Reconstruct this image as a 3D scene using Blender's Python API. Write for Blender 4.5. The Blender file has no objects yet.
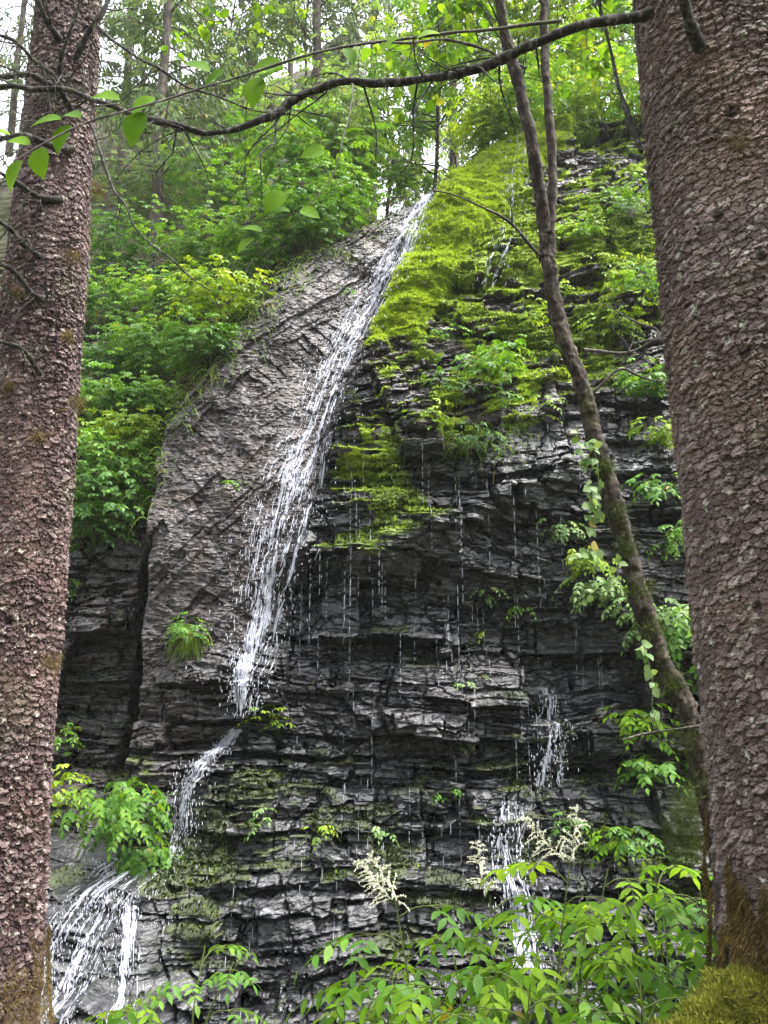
import bpy, math, random
import numpy as np
random.seed(7)
RNG = np.random.default_rng(11)
C = bpy.context.scene.collection
W, H, F = 768, 1024, 887.0
PITCH = math.radians(14.0)
CAM = np.array([0.0, 0.0, 1.6])

# ------------------------------------------------------------ basic helpers
def ray(px, py):
    u = (px-W/2)/F; v = (H/2-py)/F
    return np.array([u, math.cos(PITCH)-v*math.sin(PITCH), math.sin(PITCH)+v*math.cos(PITCH)])
def at(px, py, Y):
    d = ray(px, py); return CAM+d*(Y/d[1])
def sstep(a, b, x):
    t = np.clip((x-a)/(b-a), 0, 1); return t*t*(3-2*t)
def softplus(x, s):
    return s*np.logaddexp(0, x/s)
TAB = np.random.default_rng(5).random((256, 256)).astype(np.float32)
def vnoise(x, y, seed=0, per=256):
    xi = np.floor(x).astype(np.int64); yi = np.floor(y).astype(np.int64)
    fx = (x-xi); fy = (y-yi); fx = fx*fx*(3-2*fx); fy = fy*fy*(3-2*fy)
    s1 = seed*37; s2 = seed*91
    x0 = (xi % per+s1) & 255; x1 = ((xi+1) % per+s1) & 255; y0 = (yi+s2) & 255; y1 = (yi+1+s2) & 255
    return (TAB[x0, y0]*(1-fx)+TAB[x1, y0]*fx)*(1-fy)+(TAB[x0, y1]*(1-fx)+TAB[x1, y1]*fx)*fy
def fbm(x, y, seed=0, o=4, gain=.5):
    r = 0; a = 1; t = 0
    for k in range(o):
        r = r+a*(vnoise(x*2**k, y*2**k, seed+k*3)-.5); t += a*.5; a *= gain
    return r/t
def hash2(i, j, seed=0):
    return TAB[(i*73+j*151+seed*17) & 255, (i*29+j*57+seed*101+((j*13) >> 2)) & 255]

def mesh(name, V, faces, mat, parent=None, attrs=None, smooth=True):
    """faces: list of int arrays (n,k)"""
    V = np.asarray(V, dtype=np.float32).reshape(-1, 3)
    if not isinstance(faces, (list, tuple)): faces = [faces]
    faces = [np.asarray(f, dtype=np.int32) for f in faces if len(f)]
    me = bpy.data.meshes.new(name)
    me.vertices.add(len(V)); me.vertices.foreach_set('co', V.ravel())
    loops = np.concatenate([f.ravel() for f in faces])
    tot = np.concatenate([np.full(len(f), f.shape[1], np.int32) for f in faces])
    st = np.concatenate([[0], np.cumsum(tot)[:-1]]).astype(np.int32)
    me.loops.add(len(loops)); me.loops.foreach_set('vertex_index', loops)
    me.polygons.add(len(tot)); me.polygons.foreach_set('loop_start', st); me.polygons.foreach_set('loop_total', tot)
    me.polygons.foreach_set('use_smooth', np.full(len(tot), smooth, dtype=bool))
    for k, a in (attrs or {}).items():
        at_ = me.attributes.new(k, 'FLOAT', 'POINT'); at_.data.foreach_set('value', np.asarray(a, dtype=np.float32).ravel())
    me.update(calc_edges=True)
    me.materials.append(mat)
    ob = bpy.data.objects.new(name, me); C.objects.link(ob)
    if parent is not None: ob.parent = parent
    return ob
def tag(o, label=None, cat=None, group=None, kind=None):
    if label: o['label'] = label
    if cat: o['category'] = cat
    if group: o['group'] = group
    if kind: o['kind'] = kind
    return o
def thing(name, label, cat, loc=(0, 0, 0), group=None):
    o = bpy.data.objects.new(name, None); C.objects.link(o); o.location = [float(c) for c in loc]
    o.empty_display_size = .1
    return tag(o, label, cat, group)
def sub(o, V):   # world points to the local frame of the empty o
    return np.asarray(V).reshape(-1, 3)-np.array(o.location)

class MB:        # gathers pieces of one mesh
    def __init__(s): s.V = []; s.F = {}; s.A = []; s.n = 0
    def add(s, V, faces, var=None):
        V = np.asarray(V).reshape(-1, 3)
        for f in (faces if isinstance(faces, list) else [faces]):
            s.F.setdefault(f.shape[1], []).append(f+s.n)
        s.V.append(V); s.A.append(np.zeros(len(V)) if var is None else var); s.n += len(V)
    def build(s, name, mat, parent=None, smooth=True, root=None):
        V = np.concatenate(s.V)
        r = root if root is not None else parent
        if r is not None: V = sub(r, V)
        return mesh(name, V, [np.concatenate(f) for f in s.F.values()], mat, parent, {'var': np.concatenate(s.A)}, smooth)

def norm(v): return v/np.maximum(np.linalg.norm(v, axis=-1, keepdims=True), 1e-9)
def tubes(P, R, sides=5):
    """P (n,k,3), R (n,k) -> verts, [quads]"""
    P = np.asarray(P, float); R = np.asarray(R, float)
    if P.ndim == 2: P = P[None]; R = R[None]
    n, k, _ = P.shape
    T = norm(np.gradient(P, axis=1))
    ref = np.where(np.abs(T[..., 2:3]) > .9, np.array([1., 0, 0]), np.array([0, 0, 1.]))
    ref = np.broadcast_to(ref[:, k//2:k//2+1], T.shape)
    A = norm(np.cross(T, ref)); B = np.cross(T, A)
    a = np.linspace(0, 2*np.pi, sides, endpoint=False)
    V = P[:, :, None]+R[:, :, None, None]*(A[:, :, None]*np.cos(a)[:, None]+B[:, :, None]*np.sin(a)[:, None])
    idx = np.arange(n*k*sides).reshape(n, k, sides)
    q = np.stack([idx[:, :-1], np.roll(idx, -1, 2)[:, :-1], np.roll(idx, -1, 2)[:, 1:], idx[:, 1:]], -1).reshape(-1, 4)
    return V.reshape(-1, 3), q
def spline(pts, n):
    pts = np.asarray(pts, float); k = len(pts)
    d = np.concatenate([[0], np.cumsum(np.linalg.norm(np.diff(pts[:, :3], axis=0), axis=1))]); t = np.linspace(0, d[-1], n)
    P = np.concatenate([[2*pts[0]-pts[1]], pts, [2*pts[-1]-pts[-2]]])
    i = np.clip(np.searchsorted(d, t, side='right')-1, 0, k-2); f = ((t-d[i])/(d[i+1]-d[i]))[:, None]
    p0, p1, p2, p3 = P[i], P[i+1], P[i+2], P[i+3]
    return .5*(2*p1+(p2-p0)*f+(2*p0-5*p1+4*p2-p3)*f**2+(3*p1-p0-3*p2+p3)*f**3)

# leaf templates: (along, across, lift)
def make_tpl(rows, fold=.18, curl=-.18):
    v = [(0, 0, 0)]; tri = []; quad = []
    for t, w in rows: v += [(t, -w, fold*w+curl*t*t), (t, 0, curl*t*t), (t, w, fold*w+curl*t*t)]
    v.append((1, 0, curl)); m = len(rows)
    tri += [(0, 2, 1), (0, 3, 2)]
    for i in range(m-1):
        a = 1+3*i; quad += [(a, a+1, a+4, a+3), (a+1, a+2, a+5, a+4)]
    a = 1+3*(m-1); tri += [(a, a+1, len(v)-1), (a+1, a+2, len(v)-1)]
    return np.array(v, float), [np.array(tri)]+([np.array(quad)] if quad else [])
LEAF = make_tpl([(.22, .2), (.5, .25), (.8, .12)])
BROAD = make_tpl([(.07, .17), (.13, .26), (.17, .25), (.24, .35), (.28, .33), (.36, .40), (.41, .375), (.5, .40), (.55, .37), (.64, .34), (.69, .3), (.78, .24), (.82, .2), (.91, .09)], .25, -.25)
SIMPLE = make_tpl([(.42, .24)])
NEEDLE = (np.array([(0, 0, 0), (.4, -.5, 0), (1, 0, 0), (.4, .5, 0)], float), [np.array([(0, 1, 2, 3)])])
def leaves(mb, P, D, N, L, tpl=SIMPLE, wid=1.0, var=None):
    P = np.asarray(P, float).reshape(-1, 3); n = len(P)
    if n == 0: return
    D = norm(np.broadcast_to(D, P.shape)); S = norm(np.cross(N, D)); U = np.cross(D, S)
    L = np.broadcast_to(L, (n,))[:, None, None]; wd = np.broadcast_to(wid, (n,))[:, None, None]
    tv, tf = tpl; m = len(tv)
    V = P[:, None]+L*(D[:, None]*tv[:, 0][:, None]+wd*S[:, None]*tv[:, 1][:, None]+U[:, None]*tv[:, 2][:, None])
    off = (np.arange(n)*m)[:, None, None]
    if var is None: var = RNG.random(n)
    mb.add(V.reshape(-1, 3), [(f[None]+off).reshape(-1, f.shape[1]) for f in tf], np.repeat(var, m))
def compound(mb, O, D, L, pairs, ll, droop=.35, tpl=SIMPLE, wid=1.0, stems=None, rr=.0018, var=None):
    """pinnate leaves: n rachises with opposite leaflets"""
    O = np.asarray(O, float).reshape(-1, 3); n = len(O); D = norm(np.broadcast_to(D, O.shape))
    L = np.broadcast_to(L, (n,)); up = np.array([0, 0, 1.])
    def pt(t): return O+D*(L*t)[:, None]-up*(droop*L*t*t)[:, None]
    var = RNG.random(n)*.7+.15 if var is None else np.broadcast_to(var, (n,))
    for j in range(pairs+1):
        t = .38+.62*j/pairs; p = pt(t); T = norm(D-up*2*droop*t)
        S = norm(np.cross(T, up)); N = norm(np.cross(S, T))
        sc = ll*(1-.28*j/pairs)*RNG.uniform(.8, 1.15, n)
        for s in ((-1, 1) if j < pairs else (0,)):
            d = T*(.55 if s else 1)+S*s*.85-up*RNG.uniform(.05, .45, n)[:, None]+RNG.normal(0, .12, (n, 3))
            leaves(mb, p, d, N+RNG.normal(0, .18, (n, 3)), sc*(1.15 if s == 0 else 1), tpl, wid, np.where(RNG.random(n) < .004, 1.0, np.clip(var+RNG.normal(0, .12, n), 0, .95)))
    if stems is not None:
        ts = np.linspace(0, 1, 5); P = np.stack([pt(t) for t in ts], 1)
        R = np.broadcast_to(rr*(1-.6*ts), (n, 5)); V, q = tubes(P, R, 3); stems.add(V, q)

# ------------------------------------------------------------ materials
class NT:
    def __init__(s, name):
        s.m = bpy.data.materials.new(name); s.m.use_nodes = True; s.t = s.m.node_tree; s.t.nodes.clear()
        s.out = s.n('ShaderNodeOutputMaterial')
    def n(s, ty, ins=None, **kw):
        nd = s.t.nodes.new(ty)
        for k, v in kw.items(): setattr(nd, k, v)
        for k, v in (ins or {}).items():
            if isinstance(v, bpy.types.NodeSocket): s.t.links.new(v, nd.inputs[k])
            else: nd.inputs[k].default_value = v
        return nd
    def attr(s, name): return s.n('ShaderNodeAttribute', attribute_name=name).outputs['Fac']
    def noise(s, scale, det=4, vec=None, rough=.55, dist=0):
        i = {'Scale': scale, 'Detail': det, 'Roughness': rough, 'Distortion': dist}
        i['Vector'] = vec if vec is not None else s.coord()
        return s.n('ShaderNodeTexNoise', i).outputs['Fac']
    def coord(s, scale=(1, 1, 1), rot=(0, 0, 0)):
        c = s.n('ShaderNodeTexCoord').outputs['Object']
        return s.n('ShaderNodeMapping', {'Vector': c, 'Scale': scale, 'Rotation': rot}).outputs[0]
    def mix(s, f, a, b, mode='MIX'):
        nd = s.n('ShaderNodeMix', data_type='RGBA', blend_type=mode)
        for sock, v in ((nd.inputs[0], f), (nd.inputs[6], a), (nd.inputs[7], b)):
            if isinstance(v, bpy.types.NodeSocket): s.t.links.new(v, sock)
            else: sock.default_value = v if sock == nd.inputs[0] else (*v[:3], 1)
        return nd.outputs[2]
    def ramp(s, f, stops):
        nd = s.n('ShaderNodeValToRGB', {'Fac': f}); e = nd.color_ramp.elements
        while len(e) < len(stops): e.new(.5)
        for el, (p, c) in zip(e, stops): el.position = p; el.color = (*c, 1) if len(c) == 3 else c
        return nd.outputs[0]
    def math(s, op, a, b=0.0, c=None):
        nd = s.n('ShaderNodeMath', operation=op)
        for k, v in enumerate((a, b) if c is None else (a, b, c)):
            if isinstance(v, bpy.types.NodeSocket): s.t.links.new(v, nd.inputs[k])
            else: nd.inputs[k].default_value = v
        return nd.outputs[0]
    def rng(s, f, a, b, c=0.0, d=1.0):
        return s.n('ShaderNodeMapRange', {'Value': f, 'From Min': a, 'From Max': b, 'To Min': c, 'To Max': d}).outputs[0]
    def bump(s, h, strength=.5, dist=.01, nrm=None):
        i = {'Height': h, 'Strength': strength, 'Distance': dist}
        if nrm is not None: i['Normal'] = nrm
        return s.n('ShaderNodeBump', i).outputs[0]
    def bsdf(s, **kw):
        return s.n('ShaderNodeBsdfPrincipled', {k.replace('_', ' '): v for k, v in kw.items()})
    def done(s, sh): s.t.links.new(sh if isinstance(sh, bpy.types.NodeSocket) else sh.outputs[0], s.out.inputs[0]); return s.m

def leaf_mat(name, c0, c1, c2, trans=.4, rough=.5, spec=.25):
    t = NT(name); v = t.attr('var')
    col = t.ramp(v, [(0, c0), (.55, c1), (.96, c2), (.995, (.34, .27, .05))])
    col = t.mix(t.rng(t.noise(30, 2), .35, .7, 0, .35), col, [c*.6 for c in c0])
    b = t.bsdf(Base_Color=col, Roughness=rough, Specular_IOR_Level=spec)
    tc = t.mix(1.0, col, (1.25, 1.15, .45), 'MULTIPLY')
    tr = t.n('ShaderNodeBsdfTranslucent', {'Color': tc})
    return t.done(t.n('ShaderNodeMixShader', {0: trans, 1: b.outputs[0], 2: tr.outputs[0]}))
def rock_mat():
    t = NT('wet_slate'); co = t.coord()
    tone = t.attr('tone'); moss = t.attr('moss'); lum = t.attr('lum'); rnd = t.attr('rnd')
    lay = t.coord((1.2, 1, 9)); n1 = t.noise(3.5, 6, co, .6); n2 = t.noise(2.2, 8, lay, .65, .4); n3 = t.noise(45, 3, co)
    dark = t.ramp(n2, [(.34, (.0025, .0027, .0035)), (.5, (.0075, .008, .010)), (.62, (.024, .025, .029)), (.73, (.13, .13, .145))])
    slab = t.ramp(t.noise(4.5, 8, t.coord((3.5, 1, 1.2), (0, math.radians(48), 0)), .68, .5), [(.28, (.010, .008, .007)), (.44, (.028, .0235, .023)), (.57, (.055, .047, .048)), (.74, (.17, .155, .165))])
    slab = t.mix(t.rng(n1, .47, .7, 0, .55), slab, (.075, .05, .033))
    base = t.mix(tone, dark, slab)
    base = t.mix(1.0, base, t.ramp(rnd, [(0, (.6, .6, .62)), (.6, (1, 1, 1)), (1, (1.55, 1.5, 1.5))]), 'MULTIPLY')
    base = t.mix(t.rng(t.noise(7, 5, t.coord((1, 1, 3))), .6, .68, 0, .35), base, (.3, .3, .32))
    mcol = t.ramp(t.math('ADD', t.math('MULTIPLY', t.noise(9, 5, co), .6), t.math('MULTIPLY', lum, .5)), [(.25, (.008, .011, .004)), (.46, (.030, .042, .008)), (.68, (.12, .18, .014)), (.92, (.28, .37, .03))])
    mm = t.rng(t.math('ADD', moss, t.math('MULTIPLY', t.math('SUBTRACT', t.noise(28, 5, co), .5), .9)), .38, .55)
    col = t.mix(mm, base, mcol)
    rough = t.math('ADD', t.rng(t.noise(6, 4, co), .38, .62, .12, .5), t.math('MULTIPLY', mm, .5))
    h = t.math('ADD', t.math('MULTIPLY', n2, .7), t.math('ADD', t.math('MULTIPLY', n3, .15), t.math('MULTIPLY', t.noise(16, 6, co, .7), .5)))
    b = t.bsdf(Base_Color=col, Roughness=rough, Specular_IOR_Level=t.rng(tone, 0, 1, .8, .35), Normal=t.bump(h, .9, .03))
    return t.done(b)
def bark_mat(name, c0, c1, c2, lich, lamt=.12, mossy=.0):
    t = NT(name); cell = t.attr('var'); edge = t.attr('edge'); co = t.coord((1, 1, .45))
    n = t.noise(60, 5, co, .7); big = t.noise(5, 3)
    col = t.ramp(t.math('ADD', t.math('MULTIPLY', cell, .6), t.math('MULTIPLY', n, .4)), [(.15, c0), (.5, c1), (.8, c2)])
    col = t.mix(t.rng(big, .35, .65, 0, .6), col, [a*.6 for a in c1])
    col = t.mix(t.rng(t.noise(1.7, 3), .5, .7, 0, .4), col, [c2[0]*.9, c2[1]*.75, c2[2]*.6])
    col = t.mix(t.rng(t.noise(30, 5), .60, .66, 0, .8), col, lich)
    col = t.mix(t.rng(t.noise(2.7, 4), .62-lamt*.5, .8, 0, .55), col, (.09, .095, .04))
    col = t.mix(edge, (.018, .012, .010), col)
    b = t.bsdf(Base_Color=col, Roughness=.8, Specular_IOR_Level=.3, Normal=t.bump(t.math('ADD', n, t.math('MULTIPLY', t.noise(180, 3), .4)), .7, .006))
    return t.done(b)
def plain_bark(name, c0, c1, c2, sc=25, bs=.6):
    t = NT(name); n = t.noise(sc, 5, t.coord((1, 1, .5)), .65); m = t.noise(7, 4)
    col = t.ramp(n, [(.3, c0), (.52, c1), (.7, c2)])
    col = t.mix(t.rng(m, .56, .68, 0, .6), col, (.055, .06, .02))
    return t.done(t.bsdf(Base_Color=col, Roughness=.85, Specular_IOR_Level=.25, Normal=t.bump(n, bs, .01)))
def moss_mat(name, c0, c1, c2):
    t = NT(name); v = t.attr('var')
    col = t.ramp(t.math('ADD', t.math('MULTIPLY', v, .6), t.math('MULTIPLY', t.noise(6, 4), .45)), [(.2, c0), (.5, c1), (.85, c2)])
    b = t.bsdf(Base_Color=col, Roughness=.8, Specular_IOR_Level=.2)
    tr = t.n('ShaderNodeBsdfTranslucent', {'Color': col})
    return t.done(t.n('ShaderNodeMixShader', {0: .25, 1: b.outputs[0], 2: tr.outputs[0]}))
def water_mat(name, alpha):
    t = NT(name)
    b = t.bsdf(Base_Color=(.82, .84, .92, 1), Roughness=.12, Specular_IOR_Level=.6)
    tr = t.n('ShaderNodeBsdfTransparent')
    tl = t.n('ShaderNodeBsdfTranslucent', {'Color': (.85, .87, .95, 1)})
    m = t.n('ShaderNodeMixShader', {0: .35, 1: b.outputs[0], 2: tl.outputs[0]})
    return t.done(t.n('ShaderNodeMixShader', {0: alpha, 1: tr.outputs[0], 2: m.outputs[0]}))

M = dict(
 rock=rock_mat(),
 leafA=leaf_mat('leaf_bright', (.045, .12, .014), (.10, .235, .022), (.21, .36, .04)),
 leafB=leaf_mat('leaf_mid', (.03, .085, .014), (.07, .175, .024), (.13, .27, .04)),
 leafC=leaf_mat('leaf_pale', (.09, .17, .05), (.17, .28, .09), (.30, .42, .18)),
 leafY=leaf_mat('leaf_yellow_green', (.09, .18, .012), (.20, .33, .022), (.36, .46, .05), .45),
 leafF=leaf_mat('leaf_near', (.05, .125, .006), (.12, .24, .012), (.24, .38, .03), .45, .6, .1),
 leafT=leaf_mat('leaf_overhead', (.07, .16, .01), (.14, .27, .02), (.24, .38, .04), .55, .5, .2),
 needle=leaf_mat('conifer_needles', (.05, .075, .035), (.09, .12, .06), (.16, .19, .11), .4, .6, .2),
 needleG=leaf_mat('conifer_needles_green', (.045, .085, .03), (.09, .15, .05), (.15, .22, .08), .4, .6, .2),
 cream=moss_mat('cream_flower', (.55, .54, .38), (.78, .77, .60), (.88, .87, .76)),
 lichen=moss_mat('grey_lichen', (.22, .24, .18), (.38, .40, .32), (.55, .56, .48)),
 moss=moss_mat('moss_blades', (.06, .10, .008), (.22, .32, .016), (.47, .57, .04)),
 rootmoss=moss_mat('root_moss', (.05, .045, .008), (.13, .14, .016), (.28, .29, .04)),
 mossdk=moss_mat('dark_moss_blades', (.010, .018, .004), (.030, .047, .008), (.085, .115, .014)),
 mossbr=moss_mat('brown_moss', (.035, .024, .009), (.10, .068, .02), (.22, .17, .05)),
 stem=plain_bark('green_stem', (.05, .07, .02), (.09, .12, .03), (.14, .17, .05), 40, .2),
 twig=plain_bark('dead_twig_bark', (.018, .014, .011), (.045, .036, .03), (.16, .15, .13), 45),
 branch=plain_bark('dead_branch_bark', (.006, .005, .004), (.018, .015, .012), (.15, .145, .13), 42, 1),
 alder=plain_bark('thin_tree_bark', (.005, .0035, .0025), (.024, .016, .011), (.12, .095, .075), 40, 1),
 farbark=plain_bark('far_trunk_bark', (.03, .022, .018), (.07, .055, .045), (.15, .13, .11), 12),
 barkR=bark_mat('spruce_bark', (.045, .029, .026), (.112, .080, .074), (.29, .235, .22), (.36, .35, .30), .05),
 barkL=bark_mat('red_spruce_bark', (.035, .020, .020), (.070, .041, .040), (.20, .15, .145), (.40, .37, .31), .15),
 water=water_mat('white_water', .74), wateral=water_mat('thin_water', .35),
)
t = NT('forest_soil')
M['soil'] = t.done(t.bsdf(Base_Color=t.ramp(t.noise(2.5, 8, None, .7), [(.3, (.02, .014, .008)), (.5, (.045, .04, .015)), (.65, (.05, .08, .02))]), Roughness=.95, Normal=t.bump(t.noise(20, 6), .8, .05)))

# ------------------------------------------------------------ the cliff (height field y(x, z))
def baseR(x, z):
    y = 7.05+.07*z+.40*softplus(z-3.6, .5)
    y = y-.62*softplus(1.25-z, .22)                       # apron stepping forward at the foot
    y = y+.09*np.minimum(np.maximum(-1.2-x, 0), 3)**2+.02*np.maximum(x-2.0, 0)**2
    return y
def to_xz(px, py):  # cliff outlines and masks come from image pixels, cast onto the base face
    y = 8.0
    for _ in range(60):
        p = at(px, py, y); y = .5*y+.5*float(baseR(p[0], p[2]))
    return p[0], p[2]
def poly(pts): return np.array([to_xz(*p) for p in pts])
def sd_poly(P, x, z):                                      # signed distance, >0 inside
    d = np.full(x.shape, 1e9); ins = np.zeros(x.shape, bool); n = len(P)
    for i in range(n):
        ax, az = P[i]; bx, bz = P[(i+1) % n]
        ex, ez = bx-ax, bz-az; t = np.clip(((x-ax)*ex+(z-az)*ez)/(ex*ex+ez*ez), 0, 1)
        d = np.minimum(d, (x-ax-t*ex)**2+(z-az-t*ez)**2)
        if bz != az: ins ^= ((az > z) != (bz > z)) & (x < ex*(z-az)/ez+ax)
    return np.where(ins, 1, -1)*np.sqrt(d)
def sd_line(P, x, z):
    d = np.full(x.shape, 1e9)
    for i in range(len(P)-1):
        ax, az = P[i]; ex, ez = P[i+1]-P[i]
        t = np.clip(((x-ax)*ex+(z-az)*ez)/(ex*ex+ez*ez), 0, 1)
        d = np.minimum(d, (x-ax-t*ex)**2+(z-az-t*ez)**2)
    return np.sqrt(d)

crest = poly([(-150, 590), (-20, 575), (60, 560), (118, 545), (135, 500), (165, 432), (205, 385), (245, 325), (290, 272), (340, 238), (385, 212), (430, 180), (475, 150), (530, 128), (590, 118), (640, 116), (800, 120), (1000, 130)])
o = np.argsort(crest[:, 0]); crest = crest[o]
def crest_z(x): return np.interp(x, crest[:, 0], crest[:, 1])
xf, zf = to_xz(126, 660)

def strata(u, w, T, Wd, seed, rough=1.0):
    r = np.random.default_rng(seed)
    b = -14+np.cumsum(T*np.exp(r.normal(0, .55, int(46/T)+20)))
    i = np.searchsorted(b, w); i = np.clip(i, 1, len(b)-1)
    th = b[i]-b[i-1]; fr = (w-b[i-1])/th
    pl = r.random(len(b))**1.4; ws = np.exp(r.normal(0, .5, len(b))); of = r.random(len(b))*50; sh = r.normal(0, .5, len(b))
    uo = u/(Wd*ws[i])+of[i]+fr*sh[i]*.6*th/Wd
    j = np.floor(uo).astype(np.int64); fu = uo-j
    pb = hash2(i, j, seed); tl = hash2(i, j, seed+9)-.5; tu = hash2(i, j, seed+5)-.5
    gp_ = (r.random(len(b)) < .16)*1.0
    h = .5*pl[i]+.5*pb-.55*gp_[i]*(hash2(i, j, seed+21) < .45)+(fr-.5)*tl*.5+(fu-.5)*tu*.45
    ed = np.minimum(fr, 1-fr)*th; eu = np.minimum(fu, 1-fu)*Wd*ws[i]
    h = h-rough*.12*(1-sstep(0, .016, ed))*(pb > .4)-rough*.08*(1-sstep(0, .016, eu))
    return h, pb

xd = np.concatenate([np.linspace(-9, -4.4, 70)[:-1], np.linspace(-4.4, 4.6, 720), np.linspace(4.6, 9, 60)[1:]])
zd = np.concatenate([np.linspace(-2.2, -.75, 40)[:-1], np.concatenate([np.linspace(-.75, 6, 860)[:-1], np.linspace(6, 10.2, 400)]), np.linspace(10.2, 24, 140)[1:]])
X, Z = np.meshgrid(xd, zd)                                  # rows z, cols x
def P_(*a): return poly(list(a))
wob = .25*fbm(X*1.1, Z*1.1, 3, 4)
wob2 = .10*fbm(X*4, Z*4, 9, 4)
slab_sd = sd_poly(P_((120, 560), (150, 440), (200, 370), (290, 265), (400, 190), (432, 175), (410, 240), (372, 320), (345, 400), (320, 480), (290, 560), (262, 640), (200, 650), (150, 690), (125, 700)), X, Z)+wob*.4
slab = sstep(-.12, .12, slab_sd)
mossA_sd = sd_poly(P_((430, 184), (480, 146), (535, 126), (585, 119), (560, 145), (522, 188), (480, 240), (440, 296), (414, 335), (366, 350), (380, 310), (400, 262), (415, 225)), X, Z)+wob*.5+wob2*.8
mossA = sstep(-.12, .16, mossA_sd+.10*fbm(X*7, Z*5, 23, 4))
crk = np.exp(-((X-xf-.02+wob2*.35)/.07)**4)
# base
Y = baseR(X, Z)
Y = Y+.45*sstep(.06, -.06, X-xf+wob2*.5)*sstep(-.2, .5, Z-to_xz(100, 840)[1])+.85*crk*sstep(0, .3, Z-to_xz(126, 790)[1])*sstep(.1, -.3, Z-to_xz(126, 540)[1])
# strata
def vor(u, v, seed):
    iu = np.floor(u).astype(np.int64); iv = np.floor(v).astype(np.int64)
    F1 = np.full(u.shape, 9.); F2 = F1.copy(); ci_ = np.zeros(u.shape, np.int64); cj_ = ci_.copy(); lu = np.zeros(u.shape); lv = lu.copy()
    for a in (-1, 0, 1):
        for b in (-1, 0, 1):
            ci = iu+a; cj = iv+b; du = u-(ci+.05+.9*hash2(ci, cj, seed)); dv = v-(cj+.05+.9*hash2(ci, cj, seed+3))
            d = np.abs(du)*.8+np.sqrt(du*du+dv*dv)*.5; m = d < F1
            F2 = np.where(m, F1, np.minimum(F2, d)); F1 = np.where(m, d, F1)
            ci_ = np.where(m, ci, ci_); cj_ = np.where(m, cj, cj_); lu = np.where(m, du, lu); lv = np.where(m, dv, lv)
    return F2-F1, ci_, cj_, lu, lv
wn = .5*fbm(X*2.5, Z*2.5, 91, 4); wn2 = .5*fbm(X*2.5, Z*2.5, 95, 4)
eA, ia, ja, la, lb = vor(X/1.25+wn, Z/.42+wn2*.5, 301)
eB, ib, jb, lc, ld = vor(X/.36+wn*1.1, Z/.085+wn2*1.2, 305)
faultA = (hash2(ia, ja, 311)-.5)*.12+(hash2(ia, ja, 313)-.5)*.09*la
faultB = (hash2(ib, jb, 317)-.5)*.03+(hash2(ib, jb, 319)-.5)*.02*lc
blkA = (hash2(ia, ja, 321)-.5)*.20+(hash2(ia, ja, 323)-.5)*.26*la+(hash2(ia, ja, 325)-.5)*.14*lb-.04*(1-sstep(0, .03, eA))
blkB = (hash2(ib, jb, 327)-.5)*.11+(hash2(ib, jb, 329)-.5)*.13*lc+(hash2(ib, jb, 333)-.5)*.08*ld-.02*(1-sstep(0, .06, eB))
wrp = faultA+faultB+.16*fbm(X*.7, Z*.9, 21, 3)+.018*fbm(X*3, Z*4, 31, 3)
w1 = Z+.03*X-.30*X*sstep(3.3, 5.5, Z)+wrp
h1, b1 = strata(X+wob, w1, .42, 1.1, 101); h2, b2 = strata(X+wob, w1+.3, .13, .42, 102); h3, b3 = strata(X+wob, w1+.02*fbm(X*7, Z*7, 77, 2), .045, .3, 103)
ang = math.radians(47)
us = X*math.cos(ang)+Z*math.sin(ang); ws_ = -X*math.sin(ang)+Z*math.cos(ang)+.12*fbm(X*.8, Z*.8, 55, 3)+.05*fbm(X*4, Z*4, 56, 3)
g2, c2 = strata(us, ws_, .22, .8, 201); g3, c3 = strata(us+wob, ws_, .06, .26, 202)
damp = 1-.75*mossA
upper = sstep(4.6, 6.0, Z)
dispR = (.48*(1-.35*upper)*(h1-.5)+.20*h2+.095*h3+blkA*.7+blkB*.55)
dispS = .06*(g2-.5)+.05*g3+.04*blkB+.03*blkA+.16*fbm(X*1.0, Z*1.0, 61, 4)
D = dispR*(1-slab)+dispS*slab
D = D*damp+.03*fbm(X*4, Z*6, 13, 5, .6)*damp+.018*fbm(X*16, Z*40, 15, 3, .7)
D = D+mossA*(.20+.17*fbm(X*2.0+Z*.6, Z*2.4, 17, 4)+.035*fbm(X*14, Z*9, 18, 3))
# large forms
D = D+.35*np.exp(-(sd_line(P_((250, 640), (300, 700), (380, 720)), X, Z)/.5)**2)*0
cave = np.exp(-(sd_line(P_((300, 600), (420, 610), (560, 640)), X, Z)/.33)**2)
D = D-.22*cave
lip = sd_line(P_((300, 555), (350, 560), (420, 545), (500, 500), (560, 470)), X, Z)
D = D+.20*np.exp(-(lip/.16)**2)*(1-slab)
fall = np.array([(431, 180, 3), (420, 205, 9), (405, 240, 15), (386, 275, 18), (363, 310, 17), (341, 350, 17), (321, 395, 18), (304, 445, 21), (290, 490, 27), (279, 530, 31), (270, 570, 29), (259, 620, 22), (251, 670, 17), (247, 716, 12)], float)
fxz = poly(fall[:, :2])
D = D-.07*np.exp(-(sd_line(fxz[:8], X, Z)/.17)**2)
# crest: beyond it the ground leans back as a hillside
zc = crest_z(X)+.12*fbm(X*1.7, X*0+2.2, 71, 3)
k = .42+1.9*sstep(-.9, .6, X)
over = softplus(Z-zc, .16)
hill_m = sstep(-.05, .35, Z-zc)
Y = Y+k*over-.40*np.maximum(Z-zc, 0)*sstep(3.6, 5, Z)*.0
D = D*(1-.6*hill_m)+hill_m*.25*fbm(X*.9, Z*.9, 81, 4)
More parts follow.
